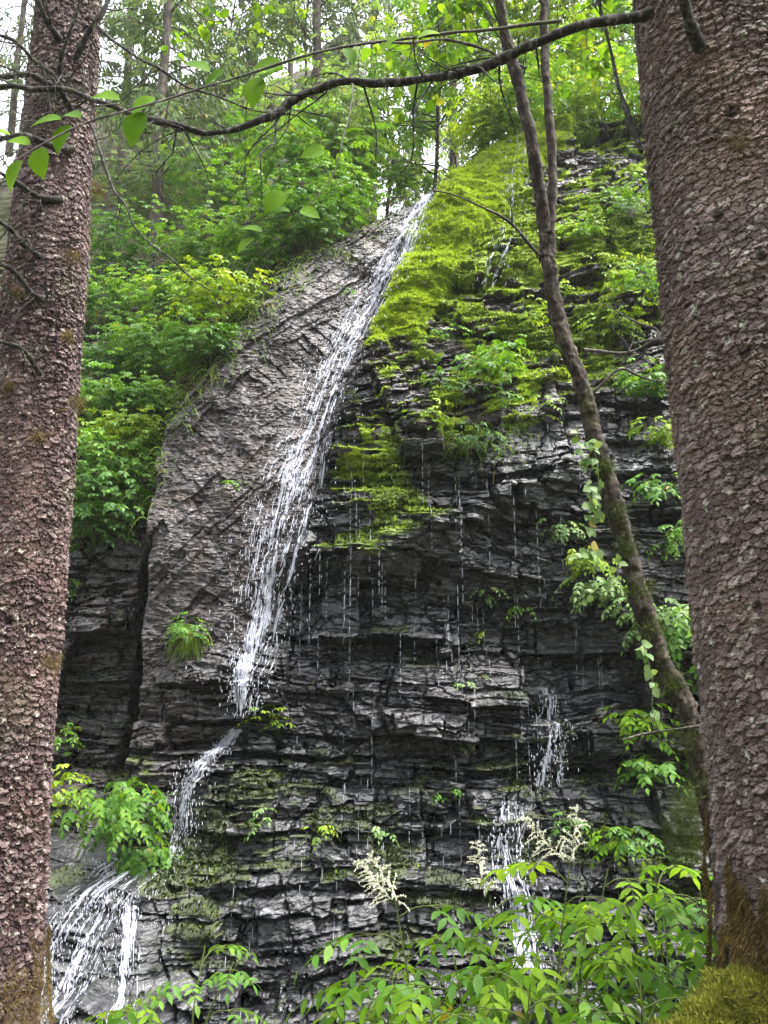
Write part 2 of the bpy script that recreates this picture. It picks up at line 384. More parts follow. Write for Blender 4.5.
# lower-left cascade: sloping slab that breaks at a step
zl = to_xz(110, 876)[1]; xl = to_xz(185, 870)[0]
left = sstep(.25, -.1, X-xl+wob*.5)
D = D*(1-.55*left*sstep(.6, .2, Z-zl))+left*.42*sstep(.05, -.04, Z-zl+wob2)+left*.25*sstep(.04, -.04, Z-zl+.55+wob2)
Y = Y-D
# moss on ledges: depends on how far the rock faces up
dz = np.gradient(Y, axis=0)/np.gradient(Z, axis=0)
def blur(a, n=3):
    for _ in range(n):
        a = (a+np.roll(a, 1, 0)+np.roll(a, -1, 0)+np.roll(a, 1, 1)+np.roll(a, -1, 1))/5
    return a
flat = sstep(.1, 1.6, blur(np.clip(dz, -3, 6), 4))
n_m = fbm(X*1.6, Z*2.4, 41, 5); n_f = fbm(X*6, Z*9, 43, 4)
reg1 = sstep(-.3, .25, sd_poly(P_((345, 420), (372, 350), (470, 250), (530, 150), (600, 120), (800, 110), (800, 420), (640, 400), (560, 420), (430, 450), (350, 470)), X, Z)+wob)
reg2 = sstep(-.1, .1, sd_poly(P_((325, 425), (400, 440), (440, 520), (395, 565), (295, 560), (330, 500)), X, Z)+wob*.8)
reg3 = sstep(-.2, .15, sd_poly(P_((220, 770), (330, 740), (480, 720), (720, 740), (720, 900), (520, 860), (330, 960), (160, 1000), (180, 880)), X, Z)+wob)
reg4 = sstep(-.1, .1, sd_poly(P_((430, 250), (530, 270), (540, 440), (440, 470), (420, 350)), X, Z)+wob)
moss = mossA+reg1*sstep(.25, .75, .50+.55*n_m+.4*n_f+.25*flat)*.95+reg2*sstep(.38, .68, .44+.5*n_m+.55*n_f+.3*flat)+reg3*sstep(.35, .75, .30+.55*n_m+.35*n_f+.30*flat)*.85+reg4*.5*sstep(-.25, .25, n_f+.4*n_m)
moss = moss+sstep(.5, .9, .2+.6*n_m+.3*n_f+.4*flat)*.6*(1-slab)+slab*sstep(.55, .9, .25+.7*n_m+.4*n_f)*.5
cstrip = sstep(.3, .0, np.abs(slab_sd-.02))*sstep(.5, 0, np.abs(Z-zc))
moss = np.clip(moss+hill_m*.8+cstrip*sstep(-.2, .3, n_f)*.6, 0, 1)
fd = sd_line(fxz, X, Z); moss = moss*(1-.9*sstep(.26, .14, fd)*(1-mossA*.8))
Y = Y-.05*moss*(1-mossA)*(.5+.5*fbm(X*12, Z*12, 47, 3))
lum = np.clip(.95*mossA+.68*reg1*(1-mossA)+.62*reg2+.02*reg3+.12+.35*fbm(X*1.5, Z*1.5, 49, 3), 0, 1)
tone = np.clip(slab*.92+.6*reg1*(1-slab)+.22*fbm(X*1.3, Z*2, 51, 4)+.08-.12*sstep(1.6, .6, Z), 0, 1)
ck = crk*sstep(0, .3, Z-to_xz(126, 790)[1])*sstep(.1, -.3, Z-to_xz(126, 540)[1]); tone = tone*(1-ck); moss = np.maximum(moss, ck*.55); lum = lum*(1-ck)  # cleft: dark moss on its wall, and shade put into the colour
tone = np.maximum(tone, left*sstep(.0, .6, Z-zl)*.6)
rnd = np.clip((b2*.5+b3*.5)*(1-slab)+(c2*.4+c3*.6)*slab, 0, 1)

def surf(x, z, A=None):
    A = Y if A is None else A
    x = np.asarray(x, float); z = np.asarray(z, float)
    i = np.clip(np.searchsorted(xd, x)-1, 0, len(xd)-2); j = np.clip(np.searchsorted(zd, z)-1, 0, len(zd)-2)
    fx = np.clip((x-xd[i])/(xd[i+1]-xd[i]), 0, 1); fz = np.clip((z-zd[j])/(zd[j+1]-zd[j]), 0, 1)
    return (A[j, i]*(1-fx)+A[j, i+1]*fx)*(1-fz)+(A[j+1, i]*(1-fx)+A[j+1, i+1]*fx)*fz
def hit(px, py):
    d = ray(px, py); ys = np.arange(4.5, 45, .015)
    P = CAM+d*(ys/d[1])[:, None]
    s = surf(P[:, 0], P[:, 2]) <= ys
    k = int(np.argmax(s)) if s.any() else len(ys)-1
    return P[k]
idx = np.arange(X.size).reshape(X.shape)
quads = np.stack([idx[:-1, :-1], idx[:-1, 1:], idx[1:, 1:], idx[1:, :-1]], -1).reshape(-1, 4)
VV = np.stack([X, Y, Z], -1).reshape(-1, 3)
hm = (Z[:-1, :-1] > zc[:-1, :-1]+.18).ravel()
def part(q, name, mat):
    u, inv = np.unique(q, return_inverse=True)
    a = {k: v.ravel()[u] for k, v in dict(moss=moss, lum=lum, tone=tone, rnd=rnd).items()}
    return mesh(name, VV[u], inv.reshape(-1, 4), mat, None, a, False)
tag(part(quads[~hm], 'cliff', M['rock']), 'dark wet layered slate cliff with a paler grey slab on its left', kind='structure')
tag(part(quads[hm], 'hillside', M['soil']), 'steep wooded hillside rising behind the cliff', kind='structure')

# moss blades on the rock
def moss_blades(name, mat, n, prob, L, label, seed):
    r = np.random.default_rng(seed)
    sel = (X[:-1, :-1] > -4.3) & (X[:-1, :-1] < 4.6) & (Z[:-1, :-1] < 10.1) & (Z[:-1, :-1] > -.7)
    p = np.where(sel, prob[:-1, :-1], 0).ravel()
    # weight by true area of the cell
    ar = np.sqrt(1+np.clip(dz[:-1, :-1], -4, 4)**2).ravel(); p = p*ar; p = p/p.sum()
    k = r.choice(len(p), n, p=p); j, i = np.divmod(k, X.shape[1]-1)
    x = xd[i]+(xd[i+1]-xd[i])*r.random(n); z = zd[j]+(zd[j+1]-zd[j])*r.random(n)
    P = np.stack([x, surf(x, z), z], -1)
    e = .03
    N = norm(np.stack([(surf(x+e, z)-surf(x-e, z))/(2*e), -np.ones(n), (surf(x, z+e)-surf(x, z-e))/(2*e)], -1))
    Dv = N*.75+r.normal(0, .45, (n, 3))-np.array([0, 0, .35])
    mb = MB(); v = np.clip(surf(x, z, lum)*.75+r.normal(0, .18, n), 0, 1)
    leaves(mb, P-N*.004, Dv, r.normal(0, 1, (n, 3)), L*np.exp(r.normal(0, .35, n)), NEEDLE, .38, v)
    return tag(mb.build(name, mat), label, kind='stuff')
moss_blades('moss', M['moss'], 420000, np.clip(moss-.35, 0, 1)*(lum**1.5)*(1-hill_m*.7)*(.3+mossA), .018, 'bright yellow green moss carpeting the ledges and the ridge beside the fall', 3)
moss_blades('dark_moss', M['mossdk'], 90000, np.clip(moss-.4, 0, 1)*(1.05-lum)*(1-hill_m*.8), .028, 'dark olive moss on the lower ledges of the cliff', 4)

# ------------------------------------------------------------ water
def strand_fall(name, path, n, lmin, lmax, wid, label, seed, mat='water', drops=0, film=0, gap=.45, thin=1.0):
    """a broken veil of short beads and threads that follow the rock and drop free of each lip
    path: (px, py, halfwidth px) control points of the fall on the rock"""
    r = np.random.default_rng(seed); path = np.asarray(path, float)
    xz = poly(path[:, :2]); hw = np.array([abs(to_xz(a+c, b)[0]-to_xz(a, b)[0]) for a, b, c in path])
    seg = np.concatenate([[0], np.cumsum(np.linalg.norm(np.diff(xz, axis=0), axis=1))]); Lt = seg[-1]; Wm = hw.max()
    def xyz(s, la, jit=0):
        x = np.interp(s, seg, xz[:, 0])+np.interp(s, seg, hw)*(la+.10*(vnoise(la*3+seed, s*2.2, 3)-.5)*2)+jit; z = np.interp(s, seg, xz[:, 1])
        return x, z
    # free-fall envelope on a lane grid: water keeps out from the wall below a lip
    NS, NL = int(Lt/.012)+2, 41; sg = np.linspace(0, Lt, NS); lg = np.linspace(-1.8, 1.8, NL); SG, LG = np.meshgrid(sg, lg, indexing='ij')
    xg, zg = xyz(SG, LG); yg = surf(xg, zg)
    for i in range(1, NS): yg[i] = np.minimum(yg[i], yg[i-1]+np.abs(zg[i]-zg[i-1])*.10+.0006)
    def env(s, la):
        a = np.clip(s/Lt*(NS-1), 0, NS-1.001); b = np.clip((la+1.8)/3.6*(NL-1), 0, NL-1.001); i = a.astype(int); j = b.astype(int); fa = a-i; fb = b-j
        return (yg[i, j]*(1-fb)+yg[i, j+1]*fb)*(1-fa)+(yg[i+1, j]*(1-fb)+yg[i+1, j+1]*fb)*fa
    def dens(s, la):
        w = np.interp(s, seg, hw); m = la*w/Wm
        d = .38*vnoise(m*7*Wm/.25+3, s*1.6, seed+1)+.32*vnoise(m*17*Wm/.25+9, s*5, seed+2)+.30*vnoise(m*30*Wm/.25+s*6, s*15, seed+3)
        return sstep(gap-.06, gap+.22, d)*np.exp(-np.abs(la)**3*.9)
    K = 6; N0 = n*6; s0 = r.random(N0)**thin*Lt*.985; la0 = np.clip(r.normal(0, .62, N0), -1.7, 1.7)
    keep = r.random(N0) < dens(s0, la0); s0 = s0[keep][:n]; la0 = la0[keep][:n]; n = len(s0)
    ln = lmin*np.exp(np.log(lmax/lmin)*r.random(n)**1.6); s = np.minimum(s0[:, None]+ln[:, None]*np.linspace(0, 1, K), Lt)
    la = la0[:, None]+0*s; ph = r.random(n)[:, None]*40
    x, z = xyz(s, la, .010*(vnoise(s*16+ph, ph, 4)-.5)+.004*(vnoise(s*50, ph, 5)-.5)); y = env(s, la)-r.uniform(.002, .022, n)[:, None]
    R = wid*np.exp(r.normal(0, .45, n))[:, None]*np.sin(np.pi*np.linspace(.06, .94, K))**.8*(.45+.9*vnoise(s*40+ph, ph, 8))
    mb = MB(); V, q = tubes(np.stack([x, y, z], -1), R, 4); mb.add(V, q)
    if drops:
        s = r.random(drops)*Lt; la = r.normal(0, .9, drops); x, z = xyz(s, la); y = env(s, np.clip(la, -1.7, 1.7))-r.uniform(.0, .10, drops)
        l = r.uniform(.006, .03, drops); t4 = np.linspace(0, 1, 4)
        P = np.stack([x[:, None]+t4*0, y[:, None]+t4*0, z[:, None]-l[:, None]*t4], -1)
        V, q = tubes(P, r.uniform(.0012, .0032, drops)[:, None]*np.array([.3, 1, 1, .3]), 4); mb.add(V, q)
    ob = tag(mb.build(name, M[mat]), label, 'waterfall', kind='structure')
    if film:
        fb = MB(); N0 = film*5; s0 = r.random(N0)*Lt*.95; la0 = np.clip(r.normal(0, .6, N0), -1.5, 1.5); keep = r.random(N0) < dens(s0, la0); s0 = s0[keep][:film]; la0 = la0[keep][:film]; m = len(s0)
        s = np.minimum(s0[:, None]+r.uniform(.06, .4, m)[:, None]*np.linspace(0, 1, 9), Lt); la = la0[:, None]+0*s
        x, z = xyz(s, la, .02*(vnoise(s*6+la*9, la*3, 4)-.5)); y = env(s, la)-.003
        V, q = tubes(np.stack([x, y, z], -1), r.uniform(.005, .015, m)[:, None]*np.sin(np.pi*np.linspace(.05, .95, 9)), 5); fb.add(V, q); fb.build('water_film', M['wateral'], ob)
    return ob
wf = strand_fall('waterfall', fall, 6600, .012, .15, .0022, 'main white waterfall running down the pale slab beside the moss ridge', 1, drops=2600, film=70, gap=.47, thin=1.1)
lf = [(236, 728, 6), (205, 765, 12), (190, 790, 13), (183, 830, 13), (176, 858, 10)]
strand_fall('waterfall', lf, 900, .015, .09, .0020, 'narrow white trickle below the main fall, right of the drooping shrub', 2, drops=400)
strand_fall('waterfall', [(150, 855, 26), (122, 880, 34), (98, 920, 40), (82, 960, 34), (68, 1015, 30)], 1400, .012, .08, .0021, 'spreading white cascade at the lower left beside the left trunk', 4, drops=1100, gap=.46)
strand_fall('waterfall', [(152, 890, 6), (150, 940, 7), (148, 1010, 8)], 700, .02, .15, .0024, 'thin white runnel at the lower left below the drooping shrub', 5, drops=200)
strand_fall('waterfall', [(505, 798, 12), (502, 830, 16), (505, 870, 14), (515, 905, 16), (520, 960, 14)], 900, .015, .12, .0021, 'small white fall above the leafy plants at the lower right', 6, drops=400, gap=.47)
strand_fall('waterfall', [(552, 685, 7), (552, 720, 10), (548, 760, 12), (545, 785, 12)], 450, .015, .08, .0016, 'thin veil of water on the dark rock above the small right fall', 7, 'water', 200)
strand_fall('waterfall', [(520, 130, 10), (512, 190, 16), (508, 240, 18), (490, 290, 16)], 500, .02, .12, .0022, 'broken trickle over grey rock at the top right of the moss ridge', 8, 'water', 150, gap=.5)
def drips():
    r = np.random.default_rng(12); mb = MB()
    spots = [(535, 510, 600), (455, 500, 600), (430, 500, 560), (350, 560, 700), (345, 575, 640), (385, 560, 620), (328, 565, 620), (415, 570, 660), (375, 700, 790), (448, 600, 650), (458, 620, 700),
             (400, 620, 690), (575, 620, 680), (520, 600, 680), (485, 480, 560), (500, 430, 500), (470, 450, 480), (560, 520, 560), (372, 720, 860), (455, 790, 870), (360, 780, 850), (300, 580, 680), (312, 570, 640), (280, 575, 640), (290, 580, 640),
             (530, 700, 740), (512, 740, 790), (600, 660, 720), (590, 560, 620), (260, 900, 1000), (240, 960, 1020), (235, 930, 1000), (340, 900, 960), (500, 380, 420), (517, 440, 500), (545, 430, 480), (470, 660, 720), (410, 780, 860)]
    for _ in range(70): 
        a = r.uniform(285, 620); b = r.uniform(450, 860); spots.append((a, b, b+r.uniform(15, 60)))
    for (px, p0, p1) in spots:
        x, z0 = to_xz(px, p0); _, z1 = to_xz(px, p1); x += r.normal(0, .004)
        zz = np.linspace(z0+.3, z0-.15, 60); ys = surf(np.full(60, x), zz)
        under = surf(np.full(60, x), zz-.06)-ys; j = int(np.argmax(under)); y = ys[j]-.004; z = zz[j]   # hangs from the sharpest lip near by
        while z > z1:
            l = r.uniform(.012, .09); g = r.uniform(.002, .045)
            if surf(x, z-l) < y-.004: y = float(surf(x, z-l))-.006; x += r.normal(0, .006)
            P = np.array([[x, y, z], [x+r.normal(0, .001), y, z-l*.33], [x, y, z-l*.66], [x, y, z-l]])
            V, q = tubes(P, r.uniform(.0008, .0020)*np.array([.4, 1, .9, .3]), 4); mb.add(V, q); z -= l+g
    tag(mb.build('dripping_water', M['water']), 'thin beaded drips falling from the dark ledges', kind='stuff')
drips()

# ------------------------------------------------------------ trunks with scaly bark
def voro(u, v, nu, seed):
    iu = np.floor(u).astype(np.int64); iv = np.floor(v).astype(np.int64)
    F1 = np.full(u.shape, 9.); F2 = np.full(u.shape, 9.); cid = np.zeros(u.shape); lu = np.zeros(u.shape); lv = np.zeros(u.shape)
    for a in (-1, 0, 1):
        for b in (-1, 0, 1):
            ci = iu+a; cj = iv+b; cm = ci % nu
            du = u-(ci+.1+.8*hash2(cm, cj, seed)); dv = v-(cj+.1+.8*hash2(cm, cj, seed+3))
            d = np.sqrt(du*du+dv*dv); h = hash2(cm, cj, seed+7); m = d < F1
            F2 = np.where(m, F1, np.minimum(F2, d)); F1 = np.where(m, d, F1)
            cid = np.where(m, h, cid); lu = np.where(m, du, lu); lv = np.where(m, dv, lv)
    return F1, F2, cid, lu, lv
def trunk(name, mat, pts, radii, nu, zs, cell=.032, cellv=.04, amp=.010, seed=1, parent=None, flare=0, butt=5, scars=()):
    P = np.asarray(pts, float); zs = np.asarray(zs)
    cx = np.interp(zs, P[:, 2], P[:, 0]); cy = np.interp(zs, P[:, 2], P[:, 1])
    k = np.ones(9)/9; 
    rr = np.interp(zs, P[:, 2], radii)
    th = np.linspace(0, 2*np.pi, nu, endpoint=False); TH, ZZ = np.meshgrid(th, zs); RR = np.broadcast_to(rr[:, None], TH.shape).copy()
    circ = 2*np.pi*np.mean(radii); n1 = max(8, int(circ/cell)); q = TH/(2*np.pi)
    jag = (vnoise(q*n1*4, ZZ/cellv*3.5, seed+11, n1*4)-.5)*.32; jag2 = (vnoise(q*n1*8, ZZ/cellv*8, seed+12, n1*8)-.5)*.16
    wu = q*n1+.9*(vnoise(q*n1*.5, ZZ*12, seed+1, max(1, n1//2))-.5)+jag+jag2; wv = ZZ/cellv+1.3*(vnoise(q*(n1//2), ZZ*7, seed+2, n1//2)-.5)+jag-jag2
    F1, F2, cid, lu, lv = voro(wu, wv, n1, seed)
    crack = sstep(.0, .15, F2-F1)
    n2 = n1*2+3; G1, G2, gid, gu, gv = voro(q*n2+jag*1.6-jag2*2, ZZ/cellv*1.9+3+jag*1.5, n2, seed+5); c2 = sstep(.0, .16, G2-G1)
    h = crack*(.25+.5*cid-lv*.85*cid+lu*.9*(cid-.5))+c2*(.10+.45*gid-gv*.45*gid+gu*.6*(gid-.5))-.15-.2*(1-crack)
    h = h*(.55+.9*vnoise(q*11, ZZ*2.2, seed+4, 11))
    lob = vnoise(q*butt, ZZ*.4, seed+6, butt)-.5
    R = RR+amp*h+.03*lob*RR/.3+.006*(vnoise(q*24, ZZ*12, seed+8, 24)-.5)
    if flare: 
        fz = np.exp(-(ZZ-zs[0])/.42); R = R+flare*fz*(.55+1.1*vnoise(q*butt+.5, ZZ*.3, seed+9, butt))
    R = R+.018*fbm(q*0+np.cos(TH)*2.2+5, ZZ*1.6+np.sin(TH)*2.2, seed+13, 4)
    dark = np.ones(R.shape)
    for (sa, sz, sr) in scars:                              # knots where dead limbs broke off
        dd = np.sqrt((((TH-sa+np.pi) % (2*np.pi)-np.pi)*RR)**2+((ZZ-sz)*.8)**2)/sr*(1+.35*jag)
        R = R+.3*sr*np.exp(-(dd/1.3)**2)-.45*sr*np.exp(-(dd/.45)**4); dark = dark*(1-.8*np.exp(-(dd/.5)**4))
    V = np.stack([cx[:, None]+R*np.cos(TH), cy[:, None]+R*np.sin(TH), ZZ], -1).reshape(-1, 3)
    i = np.arange(V.shape[0]).reshape(TH.shape); r_ = np.roll(i, -1, 1)
    f = np.stack([i[:-1], r_[:-1], r_[1:], i[1:]], -1).reshape(-1, 4)
    if parent is not None: V = sub(parent, V)
    return mesh(name, V, f, mat, parent, smooth=False, attrs={'var': cid*.7+.3*gid, 'edge': sstep(0, .5, (.25+.75*crack)*(.45+.55*c2))*dark})
def wiggle(P, amp, sc, seed):
    P = np.array(P, float); r = np.random.default_rng(seed); o = r.random(3)*60
    s = np.concatenate([[0], np.cumsum(np.linalg.norm(np.diff(P, axis=0), axis=1))])
    for k in range(3): P[:, k] += amp*(vnoise(s*sc+o[k], s*0+o[k], seed+k)-.5)*2
    return P
def branch_mesh(mb, pts, r0, r1, seed=0, n=40, sides=8, amp=.02, sc=4, knobs=.25, rough=0):
    P = wiggle(spline(pts, n), amp, sc, seed); t = np.linspace(0, 1, n)
    R = (r0+(r1-r0)*t)*(1+knobs*(vnoise(t*min(n*.7, 22.), t*0+seed, seed)-.5)*2)
    V, q = tubes(P, R, sides)
    if rough:
        Cn = np.repeat(P, sides, 0); o = V-Cn; a_ = np.tile(np.arange(sides), n); b_ = np.repeat(np.arange(n), sides)
        V = Cn+o*(1+rough*(vnoise(a_*.9, b_*.8, seed, sides)-.5)*2+rough*1.2*(vnoise(a_*.35, b_*.18, seed+1, sides)-.5)*2)[:, None]
    mb.add(V, q); return P, R
def twiggery(mb, P, R, n, ln, seed, droop=.3, depth=1, r=None, t0=.15, t1=1.0, sides=4):
    rg = np.random.default_rng(seed); ends = []
    for i in range(n):
        k = int((t0+(t1-t0)*rg.random())*(len(P)-2)); b = P[k]; T = norm(P[k+1]-P[k])
        d = norm(rg.normal(0, 1, 3)*[1, .7, 1]+T*.6-np.array([0, 0, droop])); l = ln*rg.uniform(.35, 1.2)
        q = np.array([b, b+d*l*.35, b+d*l*.7+rg.normal(0, .08*l, 3)-np.array([0, 0, droop*l*.15]), b+d*l+rg.normal(0, .15*l, 3)-np.array([0, 0, droop*l*.45])])
        rr = min(R[k]*.45, r if r else .006)
        PP, RR = branch_mesh(mb, q, rr, rr*.25, seed*31+i, 9, sides, .02*l*3, 6, .1); ends.append(PP)
        if depth > 1: ends += twiggery(mb, PP, RR, 3, ln*.45, seed*7+i+1, droop, depth-1, rr*.6, .2, 1, 3)
    return ends
def pxs(lst): return [at(*p) for p in lst]
def beard(mb, P, n, L, spread, seed, down=.9):
    r = np.random.default_rng(seed); P = np.asarray(P).reshape(-1, 3)
    n = int(n*2.6); k = r.integers(0, len(P), n); Q = P[k]+r.normal(0, 1, (n, 3))*spread
    D_ = r.normal(0, .6, (n, 3))-np.array([0, 0, down]); leaves(mb, Q, D_, r.normal(0, 1, (n, 3)), L*np.exp(r.normal(0, .4, n)), NEEDLE, .05, r.random(n))

# ---- near right spruce
def col_pt(px, py, Y_): return at(px, py, Y_)
YR = 2.75
rt = thing('spruce_tree', 'thick spruce trunk with purple brown scaly bark along the right edge', 'tree', at(790, 1120, YR))
rp = [at(880, 1160, YR), at(862, 1024, YR), at(824, 760, YR), at(786, 500, YR), at(751, 250, YR), at(721, 0, YR), at(665, -500, YR+.2)]
rp = np.array(rp); top = rp[-1]+np.array([-.25, .1, 6.0]); rp = np.vstack([rp, top])
rad = [.345, .335, .315, .308, .303, .300, .285, .17]
zs = np.concatenate([np.linspace(rp[0][2], 4.6, 1250), np.linspace(4.6, rp[-1][2], 160)[1:]])
trunk('trunk', M['barkR'], rp, rad, 720, zs, .038, .031, .012, 3, rt, .12, 5, [(4.25, 3.55, .045), (4.0, 3.2, .035), (4.35, 3.02, .03), (4.1, 2.72, .04), (4.5, 2.35, .025), (3.9, 1.95, .03), (4.6, 1.5, .035), (4.2, 1.25, .025), (4.7, 3.8, .03), (3.8, 2.4, .025)])
mb = MB()
bigb = pxs([(650, 12, 2.62), (632, 16, 2.62), (600, 22, 2.62), (550, 38, 2.66), (500, 60, 2.72), (450, 74, 2.78), (400, 80, 2.84), (350, 83, 2.9), (312, 91, 2.95), (290, 104, 3.0), (268, 120, 3.0), (219, 131, 3.02), (172, 127, 3.05), (120, 109, 3.1), (73, 92, 3.15), (30, 88, 3.2), (-60, 84, 3.3)])
BP, BR = branch_mesh(mb, bigb, .020, .008, 5, 400, 12, .010, 8, .25, .15)
BE = twiggery(mb, BP, BR, 46, .34, 8, .55, 2, .0048, .12, 1)
mb.build('branch', M['branch'], rt)
mb = MB(); branch_mesh(mb, pxs([(700, 48, 2.5), (693, 30, 2.42), (683, 0, 2.34), (672, -60, 2.25)]), .021, .013, 9, 20, 8, .006, 9, .3); mb.build('branch', M['branch'], rt)
mb = MB(); P, R = branch_mesh(mb, pxs([(640, 150, 2.7), (628, 110, 2.75), (612, 60, 2.8), (600, 10, 2.8), (590, -40, 2.85)]), .009, .005, 12, 30, 6, .01, 6, .3)
twiggery(mb, P, R, 7, .2, 14, .3, 2, .003); mb.build('branch', M['branch'], rt)
def hug(mb, path, rad_, a0, a1, z0, z1, n, L, seed, fall_=.35, down=.8):
    """short moss on the bark: thick low down, ragged towards z1"""
    r = np.random.default_rng(seed); N0 = n*5; a = r.uniform(a0, a1, N0); z = z0+(z1-z0)*r.random(N0)
    d = .45*vnoise(a*3+7, z*3, seed)+.55*vnoise(a*8, z*7, seed+1); k = d > .12+.45*((z-z0)/(z1-z0))**1.5; a = a[k][:n]; z = z[k][:n]; m = len(a)
    P = np.asarray(path); cx = np.interp(z, P[:, 2], P[:, 0]); cy = np.interp(z, P[:, 2], P[:, 1]); R = np.interp(z, P[:, 2], rad_)+.15*fall_*np.exp(-(z-z0)/.42)+.02*vnoise(a*9, z*9, seed+3)
    N = np.stack([np.cos(a), np.sin(a), 0*a], -1); Q = np.stack([cx, cy, z], -1)+N*(R+.004)[:, None]
    leaves(mb, Q, N*.6+r.normal(0, .4, (m, 3))-np.array([0, 0, down]), r.normal(0, 1, (m, 3)), L*np.exp(r.normal(0, .35, m)), NEEDLE, .12, np.clip(.75-.5*(z-z0)/(z1-z0)+r.normal(0, .2, m), 0, 1))
mb = MB(); hug(mb, rp, rad, 2.9, 3.95, rp[0][2], 1.42, 45000, .014, 51, 1.0, 1.0); mb.build('moss_fringe', M['mossbr'], rt)
rootp = [spline([at(775, 985, 2.62), at(728, 1022, 2.52), at(680, 1060, 2.45), at(620, 1120, 2.4)], 40), spline([at(800, 1060, 2.5), at(760, 1085, 2.42), at(735, 1120, 2.35)], 40), spline([at(770, 1000, 2.8), at(705, 1030, 2.75), at(645, 1065, 2.75)], 40)]
for k_, Pq in enumerate(rootp):
    rb, mb = MB(), MB(); Rq = np.linspace(.085, .03, 40)
    V, q = tubes(Pq, Rq*(1+.5*(vnoise(np.arange(40)*.3, np.arange(40)*0., k_)-.5)), 16); rb.add(V, q); ro = rb.build('root', M['rootmoss'], rt)
    r = np.random.default_rng(60+k_); n = 60000; qi = r.integers(0, len(q), n); u_ = r.random((n, 1)); v_ = r.random((n, 1)); A_ = V[q[qi]]; i_ = qi//16; a = (qi % 16)*.39
    Q = (A_[:, 0]*(1-u_)+A_[:, 1]*u_)*(1-v_)+(A_[:, 3]*(1-u_)+A_[:, 2]*u_)*v_; N = norm(Q-(Pq[i_]*(1-v_)+Pq[i_+1]*v_)); Q = Q+N*(.045*(vnoise(i_*.5, a*2, k_+4)-.15)*np.clip(N[:, 2:3]+1, .2, 1)[:, 0])[:, None]
    leaves(mb, Q, N+r.normal(0, .5, (n, 3)), r.normal(0, 1, (n, 3)), .011*np.exp(r.normal(0, .35, n)), NEEDLE, .25, np.clip(.35+.35*vnoise(i_*.3, a*1.5, k_)+r.normal(0, .15, n)+.1*N[:, 2], 0, 1))
    mb.build('moss_cushion', M['rootmoss'], ro, root=rt)
mb = MB(); beard(mb, at(739, 145, 2.47), 160, .022, .014, 90, .8); mb.build('moss_fringe', M['mossbr'], rt)

# ---- left spruce
YL = 5.2
lt = thing('spruce_tree', 'reddish scaly spruce trunk with dead snags along the left edge', 'tree', at(0, 1085, YL))
lp = np.array([at(-20, 1130, YL), at(-20, 1024, YL), at(0, 760, YL), at(26, 500, YL), at(48, 250, YL), at(69, 0, YL), at(95, -260, YL+.1)])
lp = np.vstack([lp, lp[-1]+np.array([.1, .1, 6])])
lrad = [.31, .285, .27, .262, .238, .205, .18, .06]
lzs = np.concatenate([np.linspace(lp[0][2]-.3, 5.6+1.5, 950), np.linspace(7.1, lp[-1][2], 80)[1:]])
lp[0][2] -= .3
trunk('trunk', M['barkL'], lp, lrad, 340, lzs, .046, .042, .017, 8, lt, .07, 5, [(5.2, 4.2, .04), (4.9, 3.4, .045), (5.3, 2.9, .04), (5.0, 2.2, .05), (5.4, 1.6, .035), (4.8, 1.1, .04), (5.1, 4.9, .04), (5.3, .6, .04), (5.5, 3.7, .03)])
snags = [[(60, 265, 5.05), (30, 250, 4.9), (5, 225, 4.75), (-30, 200, 4.6)], [(62, 200, 5.0), (30, 190, 4.85), (5, 175, 4.7), (-30, 150, 4.6)],
         [(70, 110, 5.0), (45, 70, 4.8), (20, 45, 4.7), (-20, 30, 4.6)], [(75, 60, 5.0), (95, 25, 4.9), (110, -10, 4.9), (125, -60, 4.8)],
         [(70, 150, 5.0), (35, 140, 4.8), (0, 138, 4.7), (-40, 140, 4.6)], [(60, 40, 5.0), (40, 10, 4.8), (25, -30, 4.7)],
         [(55, 90, 5.0), (30, 75, 4.8), (0, 78, 4.7), (-40, 60, 4.6)], [(60, 300, 5.0), (35, 295, 4.9), (10, 270, 4.8), (-20, 262, 4.7)],
         [(40, 375, 4.95), (25, 350, 4.85), (0, 340, 4.8), (-20, 330, 4.7)], [(66, 95, 5.0), (60, 60, 4.8), (75, 20, 4.7), (85, -30, 4.6)]]
for i, s in enumerate(snags):
    mb = MB(); P, R = branch_mesh(mb, pxs(s), .024 if i < 8 else .016, .008, 200+i, 26, 7, .02, 6, .3)
    twiggery(mb, P, R, 7, .5, 220+i, .3, 2, .006); mb.build('branch', M['branch'], lt)
mb = MB(); P, R = branch_mesh(mb, pxs([(90, 125, 5.0), (100, 150, 4.8), (118, 195, 4.7), (135, 225, 4.65), (160, 252, 4.6), (185, 272, 4.6), (212, 292, 4.6)]), .011, .004, 31, 40, 6, .015, 6, .3)
twiggery(mb, P, R, 9, .35, 33, .4, 2, .004); mb.build('branch', M['branch'], lt)
mb = MB(); P, R = branch_mesh(mb, pxs([(92, 20, 5.0), (120, 45, 4.8), (160, 70, 4.7), (200, 90, 4.6), (260, 110, 4.6), (330, 118, 4.6)]), .012, .004, 37, 40, 6, .03, 4, .3)
twiggery(mb, P, R, 16, .55, 39, .3, 2, .004); mb.build('branch', M['branch'], lt)
mb = MB()
for i, (px, py, s) in enumerate([(72, 255, .03), (20, 290, .035), (78, 400, .03), (68, 335, .02), (38, 435, .02), (98, 190, .03), (52, 660, .03), (10, 385, .02)]):
    beard(mb, at(px, py, 4.93), 160, .035, s*.8, 300+i, .9)
hug(mb, lp, lrad, 4.2, 6.8, .0, .6, 16000, .016, 320, .5, 1.0)
mb.build('moss_fringe', M['mossbr'], lt)

